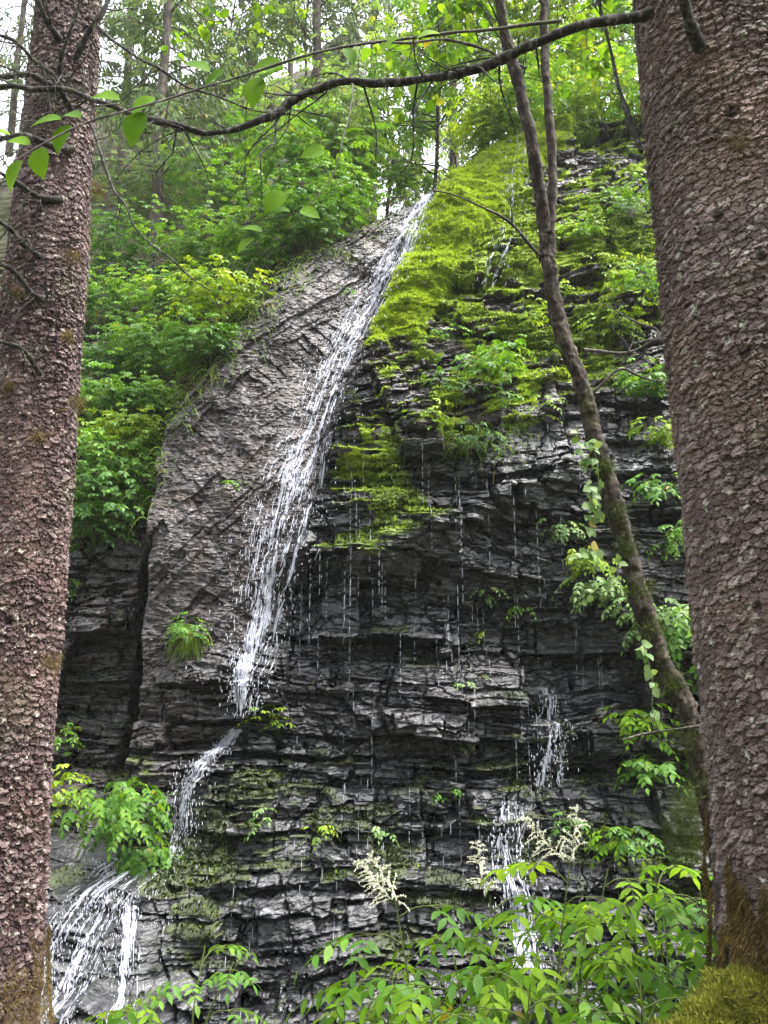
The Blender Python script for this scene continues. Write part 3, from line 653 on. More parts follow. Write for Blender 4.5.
# ---- thin leaning tree in the middle right
YT = 4.3
tt_ = thing('thin_tree', 'thin dark leaning tree forked near the top, right of the moss ridge', 'tree', at(722, 850, YT))
mb = MB()
TP = pxs([(735, 900, YT), (722, 850, YT), (708, 790, YT), (695, 745, YT), (688, 715, YT), (662, 660, YT), (642, 600, YT), (625, 540, YT), (606, 470, YT), (588, 400, YT), (566, 340, YT), (554, 290, YT), (549, 255, YT), (547, 235, YT)])
P, R = branch_mesh(mb, TP, .053, .038, 41, 420, 26, .016, 3, .12, .16)
rg = np.random.default_rng(3)
mb.build('trunk', M['alder'], tt_)
for s, a, b in ((pxs([(548, 252, YT), (550, 215, YT), (551, 170, YT), (548, 120, YT), (547, 60, YT), (544, 0, YT), (536, -120, YT), (520, -300, YT)]), .027, .016), (pxs([(546, 258, YT), (543, 220, YT), (536, 180, YT-.05), (529, 140, YT-.1), (516, 70, YT-.15), (502, 5, YT-.2), (495, -60, YT-.2), (480, -200, YT-.2)]), .037, .02)):
    mb = MB(); P2, R2 = branch_mesh(mb, s, a, b, 43, 200, 16, .014, 4, .14, .14); twiggery(mb, P2, R2, 9, .6, 45, -.1, 2, .007); mb.build('stem', M['alder'], tt_)
for i, s in enumerate([[(552, 262, YT), (520, 235, YT-.1), (480, 207, YT-.2), (455, 195, YT-.2), (428, 192, YT-.25)], [(590, 392, YT), (620, 370, YT), (650, 378, YT), (668, 380, YT)], [(583, 350, YT), (640, 350, YT+.1), (655, 330, YT+.1), (600, 300, YT+.1)],
                       [(560, 430, YT), (590, 445, YT), (600, 480, YT), (585, 500, YT)], [(690, 730, YT), (730, 722, YT-.2), (660, 728, YT-.2), (620, 735, YT-.3)], [(524, 70, YT-.1), (480, 45, YT-.2), (430, 38, YT-.3), (380, 42, YT-.4), (330, 52, YT-.5)]]):
    mb = MB(); P, R = branch_mesh(mb, pxs(s), .010, .003, 60+i, 26, 6, .02, 5, .3); twiggery(mb, P, R, 5, .22, 80+i, .1, 2, .003); mb.build('branch', M['twig'], tt_)
mb = MB()
for i, (px, py, s) in enumerate([(625, 545, .03), (640, 590, .035), (618, 510, .025), (650, 625, .03), (690, 735, .04), (605, 465, .02), (705, 780, .05), (670, 680, .03)]): beard(mb, at(px, py, YT-.03), 350, .03, s, 400+i, .5)
mb.build('moss_fringe', M['mossdk'], tt_)

# ---- leafy twig close to the camera, top left
tw = thing('leafy_branch', 'thin leafy branch with broad green leaves hanging across the upper left', 'branch', at(400, 38, 2.3))
mb = MB(); P, R = branch_mesh(mb, pxs([(560, 20, 2.4), (480, 30, 2.36), (400, 38, 2.3), (345, 48, 2.25), (290, 62, 2.2), (219, 82, 2.15), (170, 97, 2.1), (100, 118, 2.0), (50, 140, 1.95), (15, 160, 1.9)]), .0055, .002, 91, 80, 6, .006, 5, .2)
P3, R3 = branch_mesh(mb, pxs([(350, 82, 2.9), (352, 100, 2.6), (345, 135, 2.4), (330, 175, 2.35), (300, 210, 2.3), (262, 218, 2.3), (240, 222, 2.3)]), .003, .0015, 92, 40, 5, .008, 5, .2)
mb.build('twig', M['twig'], tw)
specs = [(258, 78, 36, -100), (284, 68, 34, 175), (283, 70, 34, -150), (210, 72, 30, 155), (225, 72, 28, 200), (155, 98, 30, -140), (142, 112, 38, -110), (120, 100, 30, 170), (70, 125, 34, -115), (62, 120, 34, 180), (80, 118, 26, 150), (40, 148, 34, -85), (22, 160, 34, -120), (30, 145, 26, 160), (10, 135, 26, 170), (325, 152, 26, -170), (345, 132, 22, 10), (285, 192, 32, -130), (262, 232, 24, 160), (290, 212, 24, 170), (255, 238, 24, -140), (300, 210, 22, -20), (400, 38, 24, 200), (440, 34, 26, 190), (345, 48, 22, -60)]
mbl = MB()
for i, (px, py, s, a) in enumerate(specs):
    Yd = 2.25 if px > 120 else 2.0
    b = at(px, py, Yd); a_ = math.radians(a); L = s*Yd/F*1.12
    d = np.array([math.cos(a_), random.uniform(-.35, .15), math.sin(a_)])
    nrm = np.array([random.uniform(-.4, .4), -random.uniform(.5, 1), random.uniform(.2, .9)])
    leaves(mbl, b, d, nrm, L, BROAD, .95, np.array([random.uniform(.1, .9)]))
mbl.build('leaves', M['leafF'], tw)

def overhead(pts, n, size, label, seed):
    r = np.random.default_rng(seed); P0 = pxs(pts); root = thing('leafy_branch', label, 'branch', P0[0], 'leafy twigs hanging in from above'); tm, lm = MB(), MB()
    P, R = branch_mesh(tm, P0, .008, .002, seed, 50, 5, .02, 4, .2); E = [P]+twiggery(tm, P, R, 12, .35, seed+1, .2, 2, .003)
    E = np.concatenate(E); k = r.integers(0, len(E), n); a = r.uniform(0, 6.28, n)
    leaves(lm, E[k], np.stack([np.cos(a), np.sin(a), r.uniform(-1, .1, n)], -1), r.normal(0, .5, (n, 3))+[0, 0, 1], size*r.uniform(.5, 1.1, n), BROAD, .85)
    tm.build('twig', M['twig'], root); lm.build('leaves', M['leafT'], root)
overhead([(500, -60, 4.6), (470, -10, 4.5), (440, 25, 4.4), (405, 60, 4.3), (390, 95, 4.3)], 150, .085, 'leafy twig hanging from the top edge left of the forked thin tree', 61)
overhead([(610, -60, 5.2), (600, 0, 5.1), (585, 40, 5.0), (600, 85, 4.9)], 150, .085, 'leafy twig hanging from the top edge between thin tree and right trunk', 63)
overhead([(300, -70, 4.4), (270, -15, 4.3), (230, 15, 4.2), (190, 20, 4.2)], 110, .07, 'leafy twig hanging from the top edge near the left trunk', 65)

# ------------------------------------------------------------ shrubs and plants
def shrub(name, base, rx, h, nc, ll, mat, label, cat='shrub', group=None, pairs=3, droop=.4, lean=(0, -.25, 0), seed=0, tpl=SIMPLE, stems=6, rr=.006, wid=1.0, parts=True, smat='stem'):
    """a leafy shrub: arching stems from base, sprays of pinnate leaves spread through the crown"""
    r = np.random.default_rng(seed+900); base = np.asarray(base, float); lean = np.asarray(lean, float)
    root = thing(name, label, cat, base, group) if parts else None
    fm, sm = MB(), MB(); tips = []
    for i in range(stems):
        a = r.uniform(0, 2*np.pi); q = r.uniform(.3, 1)
        tip = base+np.array([math.cos(a)*rx*q, math.sin(a)*rx*q*.8, h*r.uniform(.55, 1)])+lean*h
        mid = base*.5+tip*.5+np.array([0, 0, h*.12])+r.normal(0, .05*h, 3)
        P = spline([base+r.normal(0, .03*rx, 3), mid, tip], 10); tips.append(P)
        V, q_ = tubes(P, np.linspace(rr, rr*.3, 10), 4); sm.add(V, q_)
    T = np.array(tips)
    k = r.integers(0, stems, nc); t = np.clip(r.beta(2.2, 1.1, nc), 0, 1); f = t*9; i0 = np.minimum(f.astype(int), 8); fr = (f-i0)[:, None]
    O = T[k, i0]*(1-fr)+T[k, i0+1]*fr
    az = r.uniform(0, 2*np.pi, nc); el = r.uniform(-.25, .6, nc)
    Dv = np.stack([np.cos(az)*np.cos(el), np.sin(az)*np.cos(el)-.25, np.sin(el)], -1)
    L = ll*r.uniform(1.6, 3.2, nc)
    O = O+Dv*(r.random(nc)**.6*min(rx, h)*.45)[:, None]
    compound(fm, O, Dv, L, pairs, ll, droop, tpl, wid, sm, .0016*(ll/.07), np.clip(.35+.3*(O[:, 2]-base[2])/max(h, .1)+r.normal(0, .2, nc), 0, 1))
    if parts:
        fm.build('foliage', M[mat], root); sm.build('stems', M[smat], root); return root
    for k_, v in fm.F.items():
        pass
    return tag(fm.build(name, M[mat]), label, cat, group)

# hillside shrubs left of and above the slab
G1 = 'leafy shrubs on the hillside left of the cliff'
hs = [ # px, py of base, rx, h, sprays, leaflet, material, label
 (100, 545, .55, .8, 150, .075, 'leafB', 'dark green shrub with large leaves overhanging the recess at the top of the narrow cleft'),
 (95, 505, .6, .8, 170, .07, 'leafA', 'bright shrub beside the left trunk just above the cleft'),
 (130, 470, .5, .7, 150, .065, 'leafY', 'yellow green shrub at the left foot of the pale slab edge'),
 (95, 440, .6, .8, 170, .075, 'leafA', 'bright shrub touching the left trunk halfway up the picture'),
 (140, 425, .5, .7, 140, .065, 'leafA', 'leafy clump at the slab edge where the cream flowers stand'),
 (105, 385, .7, .8, 190, .075, 'leafB', 'deep green shrub by the left trunk above the cream flowers'),
 (155, 385, .6, .8, 170, .07, 'leafA', 'bright arching shrub above the notch in the slab outline'),
 (195, 370, .5, .6, 120, .06, 'leafB', 'low plant hanging over the dark notch in the slab outline'),
 (110, 330, .8, .9, 210, .08, 'leafA', 'broad leafy shrub right of the left trunk, level with the upper moss ridge foot'),
 (170, 330, .8, .9, 210, .08, 'leafA', 'shrub with spreading pinnate leaves above the slab outline notch'),
 (225, 325, .6, .7, 150, .065, 'leafY', 'sunny yellow green shrub over the upper slab outline'),
 (120, 280, .9, 1.1, 210, .08, 'leafB', 'darker shrub behind the hanging dead twig at left'),
 (190, 280, .9, 1.1, 220, .08, 'leafA', 'big bright shrub below the tip of the hanging dead twig'),
 (260, 278, .7, .9, 180, .07, 'leafA', 'bright shrub leaning over the upper slab outline'),
 (310, 250, .6, .8, 160, .065, 'leafB', 'mid green shrub on the slab edge left of the fall head'),
 (355, 228, .5, .7, 140, .06, 'leafA', 'shrub on the rim just left of the fall head'),
 (395, 205, .4, .55, 120, .05, 'leafB', 'small leafy plant on the rim at the fall head'),
 (150, 230, 1.1, 1.3, 220, .09, 'leafC', 'pale leaved bush high on the hillside near the left trunk'),
 (220, 225, 1.1, 1.3, 220, .09, 'leafA', 'tall bright bush behind the drooping twig with three leaves'),
 (290, 215, 1.0, 1.2, 220, .085, 'leafA', 'wide bush beneath the bend of the long dead branch'),
 (350, 200, .8, 1.0, 190, .075, 'leafA', 'bright bush behind the rim left of the fall head'),
 (400, 178, .7, .9, 180, .07, 'leafA', 'grassy green bush directly above the fall head'),
 (250, 180, 1.3, 1.6, 220, .10, 'leafC', 'pale bush under the middle of the long dead branch'),
 (175, 175, 1.3, 1.5, 210, .10, 'leafC', 'pale bush highest on the hillside beside the left trunk'),
 (330, 165, 1.2, 1.5, 220, .095, 'leafC', 'pale leafy bush behind the gap under the dead branch'),
]
for i, (px, py, rx, h, nc, ll, m, lab) in enumerate(hs):
    b = hit(px, py); s = 1.0
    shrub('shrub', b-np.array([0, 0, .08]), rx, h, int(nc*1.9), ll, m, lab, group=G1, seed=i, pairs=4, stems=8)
# leafy shrubs above the crest on the right
G2 = 'leafy shrubs along the crest at the upper right'
cs = [(405, 196, .5, .7, 'leafA', 'bright shrub on the crest exactly behind the fall head'), (452, 166, .6, .8, 'leafA', 'bright shrub on the crest just right of the fall head'),
      (490, 146, .6, .8, 'leafY', 'yellow green shrub at the upper end of the moss ridge'),
      (520, 136, .7, 1.0, 'leafA', 'leafy shrub on the crest left of the forked thin tree'),
      (580, 124, .7, .9, 'leafY', 'sunlit shrub on the crest right of the forked thin tree'),
      (625, 122, .7, .9, 'leafA', 'shrub on the crest touching the right trunk')]
for i, (px, py, rx, h, m, lab) in enumerate(cs):
    b = hit(px, py+4)+np.array([0, .35, .1])
    shrub('shrub', b, rx, h, 330, .075, m, lab, group=G2, seed=50+i, pairs=3, stems=8)

def hill_z(x, y):
    zz = np.linspace(crest_z(x)+.3, 23.9, 400); yy = surf(np.full(400, x), zz)
    return float(np.interp(y, np.maximum.accumulate(yy), zz))
# broadleaf trees on the crest with backlit leaves
def leafy_tree(px, Yd, hgt, spread, nc, m, label, seed, ll=.10, zlow=.25):
    x = at(px, 100, Yd)[0]; base = np.array([x, Yd, hill_z(x, Yd)-.1]); r = np.random.default_rng(seed)
    root = thing('broadleaf_tree', label, 'tree', base, 'bright broadleaf trees above the cliff')
    tm, fm, sm = MB(), MB(), MB()
    P, R = branch_mesh(tm, [base, base+[.1, 0, hgt*.4], base+[r.normal(0, .3), 0, hgt]], .038, .012, seed, 30, 7, .08, .8, .1)
    O = []; 
    for i in range(34):
        k = int(r.uniform(zlow, 1)*28); a = r.uniform(0, 2*np.pi); l = spread*r.uniform(.4, 1)
        d = np.array([math.cos(a), math.sin(a), r.uniform(-.1, .5)]); q = [P[k], P[k]+d*l*.5+[0, 0, .1], P[k]+d*l-[0, 0, .15*l]]
        Q, _ = branch_mesh(tm, q, .016, .005, seed*5+i, 10, 4, .05, 2, .1)
        O.append(Q[3:])
    O = np.concatenate(O); k = r.integers(0, len(O), nc); O = O[k]+r.normal(0, .22, (nc, 3))*[1, 1, .5]
    az = r.uniform(0, 2*np.pi, nc); Dv = np.stack([np.cos(az), np.sin(az), r.uniform(-.4, .3, nc)], -1)
    compound(fm, O, Dv, ll*r.uniform(2, 3.4, nc), 3, ll, .25, SIMPLE, 1.35, tm, .002)
    tm.build('trunk', M['alder'], root); fm.build('crown', M[m], root)
for i, a in enumerate([
    (430, 12.5, 4.5, 1.5, 520, 'leafA', 'leafy young tree above the fall head, left of the forked thin tree'),
    (480, 13.0, 5.0, 1.6, 560, 'leafY', 'yellow green young tree behind the fork of the thin tree'),
    (515, 12.2, 4.6, 1.3, 520, 'leafY', 'glowing broadleaf tree between the two stems of the thin tree'),
    (565, 12.2, 4.4, 1.3, 560, 'leafY', 'glowing broadleaf tree just right of the thin tree stems'),
    (605, 12.8, 4.8, 1.5, 560, 'leafA', 'leafy tree left of the right trunk at the top'),
    (650, 12.5, 5.0, 1.6, 480, 'leafA', 'leafy tree half hidden behind the top of the right trunk'),
    (385, 15.0, 6.0, 1.7, 420, 'leafC', 'pale broadleaf tree beneath the gap of sky at top centre'),
    (300, 17.0, 6.5, 2.0, 420, 'leafC', 'pale broadleaf tree behind the bend of the long dead branch'),
    (215, 17.0, 6.5, 2.0, 420, 'leafC', 'pale broadleaf tree behind the leafy branch at upper left'),
    (140, 16.0, 6.5, 1.9, 420, 'leafC', 'pale broadleaf tree just right of the left trunk top'),
    (700, 13.0, 5.5, 1.8, 300, 'leafA', 'leafy tree wholly behind the right trunk')]):
    if a[0] == 700: continue
    leafy_tree(*a, seed=500+i, ll=.10 if a[1] < 14 else .13)

# conifers behind
def conifer_proto(seed, hgt, spread, mat, nb=64):
    r = np.random.default_rng(seed); root = thing('conifer_tree', 'x', 'tree', (0, 0, 0))
    tm, fm = MB(), MB(); P = wiggle(spline([[0, 0, 0], [.1, 0, hgt*.5], [0, 0, hgt]], 30), .05, .5, seed)
    V, q = tubes(P, np.linspace(.11, .02, 30), 8); tm.add(V, q)
    for i in range(nb):
        t = .10+.88*(i+r.random())/nb; z = hgt*t; a = r.uniform(0, 2*np.pi); l = spread*(1-t)**.6*r.uniform(.5, 1.1)+.25
        b = np.array([0, 0, z]); d = np.array([math.cos(a), math.sin(a), 0.]); ts = np.linspace(0, 1, 8)[:, None]
        Q = b+d*l*ts+np.array([0, 0, 1.])*(.18*l*ts-.5*l*ts**2); V, q = tubes(Q, np.linspace(.022, .006, 8), 4); tm.add(V, q)
        n = int(62*l); tt = r.random(n)**.7; o = b+d*(l*tt)[:, None]+np.array([0, 0, 1.])*(.18*l*tt-.5*l*tt**2)[:, None]
        sd = np.cross(d, [0, 0, 1.]); sgn = r.choice([-1, 1], n)
        lat = (r.random(n)**1.2*.28*(1.15-tt)*min(l, 1.6))
        o = o+sd*(sgn*lat)[:, None]-np.array([0, 0, 1.])*(lat*.35)[:, None]
        dd = sd*(sgn*r.uniform(.1, 1, n))[:, None]+d*r.uniform(0, .8, n)[:, None]-np.array([0, 0, 1.])*r.uniform(.3, 1.6, n)[:, None]
        leaves(fm, o, dd, r.normal(0, 1, (n, 3)), r.uniform(.10, .26, n), NEEDLE, .22)
    tm.build('trunk', M['farbark'], root, root=root); fm.build('crown', mat, root, root=root); return root
protos = [conifer_proto(1, 15, 2.6, M['needle']), conifer_proto(2, 13, 2.2, M['needleG']), conifer_proto(3, 17, 2.4, M['needle'], 52)]
used = set()
def copy_tree(o):
    c = o.copy(); C.objects.link(c)
    for ch in list(o.children):
        d = ch.copy(); C.objects.link(d); d.parent = c
    return c
cl = [(70, 16, 0, 'dark conifer behind the top of the left trunk'), (125, 19, 2, 'tall grey conifer just right of the left trunk'),
      (165, 15, 1, 'green conifer above the pale bushes, right of the left trunk'), (205, 21, 2, 'grey conifer in the distance behind the leafy branch'), (250, 18, 0, 'conifer with a bare brown trunk between the two hanging leaves'),
      (290, 23, 2, 'thin far conifer above the bend of the dead branch'), (318, 17, 1, 'green conifer left of the bright gap of sky'),
      (372, 19, 0, 'conifer with pale trunk just right of the bright gap of sky'), (415, 22, 2, 'far grey conifer at top centre'), (455, 18, 0, 'drooping conifer left of the forked thin tree'),
      (500, 22, 1, 'green conifer behind the forked thin tree'), (575, 20, 2, 'far conifer right of the forked thin tree'), (630, 23, 0, 'far conifer beside the top of the right trunk'), (15, 20, 1, 'green conifer at the far left edge of the picture'), (-60, 17, 0, None), (760, 20, 2, None)]
for i, (px, Yd, k, lab) in enumerate(cl):
    x = at(px, 100, Yd)[0]
    if lab is None: continue
    o = protos[k] if k not in used else copy_tree(protos[k]); used.add(k)
    o.location = (x, Yd, hill_z(x, Yd)-.2); o.rotation_euler.z = i*1.7; s = .9+.25*((i*7) % 5)/5; o.scale = (s, s, s)
    o['label'] = lab; o['group'] = 'conifers behind the cliff'

# plants rooted on the rock face
G3 = 'small plants on the cliff face'
cp = [ # px,py,rx,h,sprays,leaflet,mat,label,droop
 (188, 645, .16, .30, 60, .045, 'leafA', 'bright fern tuft on the grey slab left of the main fall', .6),
 (278, 738, .20, .26, 26, .05, 'leafY', 'yellow green leafy plant at the foot of the main fall', .3),
 (66, 820, .2, .45, 45, .06, 'leafY', 'yellow green plant beside the left trunk above the lower cascade', .4),
 (66, 755, .15, .28, 26, .05, 'leafA', 'small plant beside the left trunk next to the cleft', .4),
 (70, 600, .12, .22, 18, .05, 'leafA', 'little plant on the recessed rock beside the left trunk', .5),
 (485, 385, .40, .42, 110, .06, 'leafA', 'bushy bright plant on the mossy ledge in the upper middle', .5),
 (455, 400, .25, .26, 50, .05, 'leafB', 'deep green plant left of the bushy plant on the mossy ledge', .5),
 (480, 455, .32, .30, 70, .045, 'leafB', 'fern fringe hanging below the bushy plant on the mossy ledge', .8),
 (430, 430, .22, .2, 40, .045, 'leafY', 'yellow green plant on the ledge lower left of the bushy plant', .5),
 (530, 330, .2, .25, 40, .05, 'leafY', 'yellow green plant left of the thin tree, level with the pale wet slabs', .5),
 (455, 345, .2, .2, 35, .05, 'leafA', 'small plant just below the moss ridge on its right', .5),
 (620, 225, .35, .35, 80, .055, 'leafA', 'leafy plant beside the grey lichen clump near the right trunk', .5),
 (600, 280, .25, .28, 50, .055, 'leafY', 'yellow green plant right of the thin tree below the lichen clump', .5),
 (640, 300, .3, .3, 60, .055, 'leafA', 'leafy plant by the right trunk below the lichen clump', .5),
 (615, 345, .3, .3, 60, .06, 'leafY', 'bright sprawling plant between the thin tree and right trunk', .5),
 (650, 400, .28, .3, 55, .06, 'leafA', 'plant with upright leaves by the right trunk, third of the way down', .5),
 (580, 240, .2, .2, 35, .05, 'leafA', 'small plant touching the thin tree below its fork', .5),
 (665, 450, .2, .3, 40, .055, 'leafY', 'yellow green plant beside the right trunk near mid height', .6),
 (672, 560, .2, .35, 45, .055, 'leafA', 'trailing plant beside the right trunk below mid height', .8),
 (650, 640, .3, .4, 60, .065, 'leafC', 'pale plant behind the lower thin tree', .6),
 (565, 545, .12, .25, 20, .05, 'leafC', 'pale hanging plant on the dark rock left of the thin tree', .8),
 (600, 610, .22, .3, 34, .06, 'leafC', 'pale drooping plant touching the thin tree on its left', .8),
 (487, 600, .10, .14, 10, .045, 'leafC', 'tiny pale plant alone on the dark rock at centre right', .8),
 (520, 615, .10, .14, 8, .05, 'leafA', 'tiny green plant on dark rock right of the tiny pale one', .8),
 (480, 640, .06, .12, 5, .05, 'leafY', 'single drooping leaf spray on the dark rock at centre right', .9),
 (468, 690, .10, .12, 8, .045, 'leafC', 'tiny pale plant below centre right on the dark rock', .6),
 (462, 755, .12, .16, 12, .045, 'leafC', 'small pale plant on the ledge above the mossy apron', .5),
 (268, 825, .08, .14, 7, .05, 'leafC', 'tiny sprig on the mossy ledge below the main fall', .5),
 (322, 838, .10, .12, 9, .045, 'leafY', 'tiny yellow sprig in the middle of the lower ledges', .5),
 (378, 838, .10, .13, 8, .05, 'leafC', 'tiny sprig on the lower ledges above the left plume', .5),
 (445, 800, .08, .12, 7, .045, 'leafB', 'tiny dark sprig above the cream plumes', .5),
 (640, 745, .24, .3, 34, .075, 'leafF', 'broad leaved plant left of the thin tree base', .5),
 (655, 790, .24, .3, 30, .075, 'leafA', 'bright plant below the thin tree base', .5),
 (610, 860, .20, .25, 26, .06, 'leafF', 'plant on dark rock right of the tall plume', .5),
 (560, 840, .14, .2, 16, .05, 'leafB', 'plant on dark rock left of the tall plume', .5),
 (690, 700, .2, .35, 34, .07, 'leafA', 'leaves in the gap between thin tree and right trunk', .6),
 (235, 490, .09, .14, 10, .04, 'leafA', 'tiny green plant in a crack of the grey slab', .6),
 (345, 300, .1, .12, 10, .04, 'leafB', 'tiny plant on the upper slab left of the fall', .6),
 (540, 420, .14, .2, 22, .05, 'leafY', 'little plant on wet rock left of the thin tree', .6),
 (655, 505, .22, .3, 40, .06, 'leafA', 'leafy tuft right of the creeper, between the thin tree and the right trunk', .6),
 (672, 655, .22, .35, 40, .065, 'leafA', 'drooping leaves wedged where the thin tree nears the right trunk', .8),
 (698, 765, .2, .3, 30, .07, 'leafB', 'dark broad leaves in the gap just above the dark green moss cushion', .5),
 (590, 575, .15, .25, 26, .055, 'leafY', 'yellow green hanging plant under the end of the creeper', .8),
 (640, 860, .2, .25, 26, .06, 'leafB', 'dark plant on rock left of the dark green moss cushion', .5),
 (560, 300, .18, .2, 30, .05, 'leafY', 'yellow green sprig right behind the thin tree below its fork', .5),
 (505, 410, .18, .2, 26, .05, 'leafA', 'small plant right of the fern fringe on the upper ledges', .5),
 (390, 480, .12, .12, 14, .04, 'leafY', 'tiny plant on the moss cushion right of the fall', .5),
]
for i, (px, py, rx, h, nc, ll, m, lab, dr) in enumerate(cp):
    b = hit(px, py)
    rg_ = px > 560 and py < 660
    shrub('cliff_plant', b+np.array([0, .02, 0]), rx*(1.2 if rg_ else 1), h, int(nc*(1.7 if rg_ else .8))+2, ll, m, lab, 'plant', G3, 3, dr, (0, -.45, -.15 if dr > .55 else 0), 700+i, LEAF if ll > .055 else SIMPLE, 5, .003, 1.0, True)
# the large drooping shrub by the lower cascade
b = hit(150, 830)
shrub('drooping_shrub', b, .36, .75, 105, .065, 'leafA', 'large light green drooping shrub above the lower left cascade', 'shrub', None, 4, .9, (-.2, -.5, -.6), 801, LEAF, 9, .006)
b = hit(160, 850)
shrub('drooping_shrub', b, .2, .4, 90, .06, 'leafA', 'lower trailing part-hidden shrub hanging between the two lower left cascades', 'shrub', None, 4, .9, (-.1, -.4, -.9), 802, LEAF, 6, .005)
# lichen clump, moss ball
mb = MB(); beard(mb, hit(628, 213)+np.array([0, -.08, 0]), 700, .035, .055, 600, .0); tag(mb.build('lichen_clump', M['lichen']), 'pale grey branching lichen clump near the top of the right trunk', 'lichen')
mb = MB()
for q_ in ((690, 815), (684, 830), (695, 800), (688, 850)): beard(mb, at(q_[0], q_[1], 4.6), 2600, .014, .05, q_[1], .3)
tag(mb.build('moss_ball', M['mossdk']), 'round dark green moss cushion at the foot of the thin tree', 'moss')
# climbing leaves on the thin tree
cm = thing('climbing_plant', 'pale leaved creeper hanging down the left side of the thin tree', 'creeper', at(600, 440, YT))
r = np.random.default_rng(77); mb = MB(); sm = MB()
for (a, b, c, d, n) in ((575, 425, 590, 530, 34), (590, 440, 600, 520, 22), (618, 560, 590, 600, 14), (560, 560, 600, 548, 14), (640, 640, 655, 720, 18)):
    P = wiggle(spline(pxs([(a, b, YT-.08), ((a+c)/2+5, (b+d)/2, YT-.1), (c, d, YT-.08)]), 20), .02, 8, a); V, q = tubes(P, np.full(20, .0022), 4); sm.add(V, q)
    k = r.integers(0, 20, n); leaves(mb, P[k], r.normal(0, .8, (n, 3))+[0, -.3, -.7], r.normal(0, .4, (n, 3))+[0, -1, .5], r.uniform(.035, .065, n), LEAF, 1.5)
mb.build('leaves', M['leafC'], cm); sm.build('stems', M['stem'], cm)

# cream flower plumes on the hillside, small
def plume(mb, base, L, seed, dirv=(0, 0, 1), n=26, spread=.5, stems=None):
    r = np.random.default_rng(seed); dirv = norm(np.array(dirv, float)); A = norm(np.cross(dirv, [0, 1., 0])); B = np.cross(dirv, A)
    t = (np.arange(n)+.5)/n; l = spread*L*(1-t)**.8*r.uniform(.6, 1.1, n)+.02
    a = r.uniform(0, 2*np.pi, n); dd = norm((A*np.cos(a)[:, None]+B*np.sin(a)[:, None])+dirv*r.uniform(.3, .9, n)[:, None])
    O = np.array(base)+dirv*(t*L)[:, None]; ts = np.linspace(0, 1, 6)
    P = O[:, None]+dd[:, None]*(l[:, None]*ts)[..., None]-np.array([0, 0, 1.])*(.35*l[:, None]*ts**2)[..., None]
    V, q = tubes(P, np.full((n, 6), .0013), 3); mb.add(V, q, np.full(len(V), .5))
    m = 26; k = r.integers(0, n, n*m); f = r.random(n*m); o = P[k, 0]+(P[k, -1]-P[k, 0])*f[:, None]-np.array([0, 0, 1.])*(.35*l[k]*(f*f-f))[:, None]
    leaves(mb, o, r.normal(0, 1, (n*m, 3)), r.normal(0, 1, (n*m, 3)), r.uniform(.004, .010, n*m), NEEDLE, .5)
for i, (px, py, lab) in enumerate([(107, 372, 'small cream flower spike on the hillside, higher of two'), (92, 398, 'small cream flower spike on the hillside beside the left trunk, lower of two')]):
    b = hit(px, py+12)+np.array([0, -.5, .25]); mb = MB(); plume(mb, b, .22, 40+i, n=16, spread=.35); tag(mb.build('flower_spike', M['cream']), lab, 'flower')

# foreground leafy plants with cream plumes
def goat_plant(px, py, Yd, topx, topy, nleaf, ll, label, seed, plumes=0, mat='leafF', group='compound leaved plants in the lower right foreground', L0=.30):
    r = np.random.default_rng(seed); base = at(px, py, Yd); tip = at(topx, topy, Yd-.05)
    root = thing('woodland_plant', label, 'plant', base, group); fm, sm = MB(), MB()
    mid = (base+tip)/2+r.normal(0, .03, 3); P = spline([base, mid, tip], 24); V, q = tubes(P, np.linspace(.005, .0022, 24), 6); sm.add(V, q)
    for i in range(nleaf):
        t = .35+.63*(i+.5)/nleaf; o = P[int(t*23)]; az = i*2.4+r.normal(0, .4); 
        d = np.array([math.cos(az), math.sin(az)*.75-.2, .42]); l = L0*r.uniform(.8, 1.25)*(1.15-.45*t)
        # main stalk then three compound leaves
        e = o+norm(d)*l*.45
        Pq = spline([o, (o+e)/2+[0, 0, .012], e], 6); V, q = tubes(Pq, np.linspace(.0025, .0018, 6), 4); sm.add(V, q)
        for s in (-.85, 0, .85):
            c, s_ = math.cos(s), math.sin(s); d2 = np.array([d[0]*c-d[1]*s_, d[0]*s_+d[1]*c, .12])
            compound(fm, e, d2, l*(.8 if s else 1.0), 3, ll*(.78 if s else .92), .42, LEAF, .85, sm, .0016, r.uniform(.1, .95))
    fm.build('foliage', M[mat], root); sm.build('stem', M['stem'], root)
    for k in range(plumes):
        fb = MB(); plume(fb, P[-1]+r.normal(0, .01, 3), .17+.05*r.random(), seed*3+k, (r.normal(-.35, .35), r.normal(0, .2), .8), 24, .38); fb.build('flower_plume', M['cream'], root)
G4 = 'compound leaved plants in the lower right foreground'
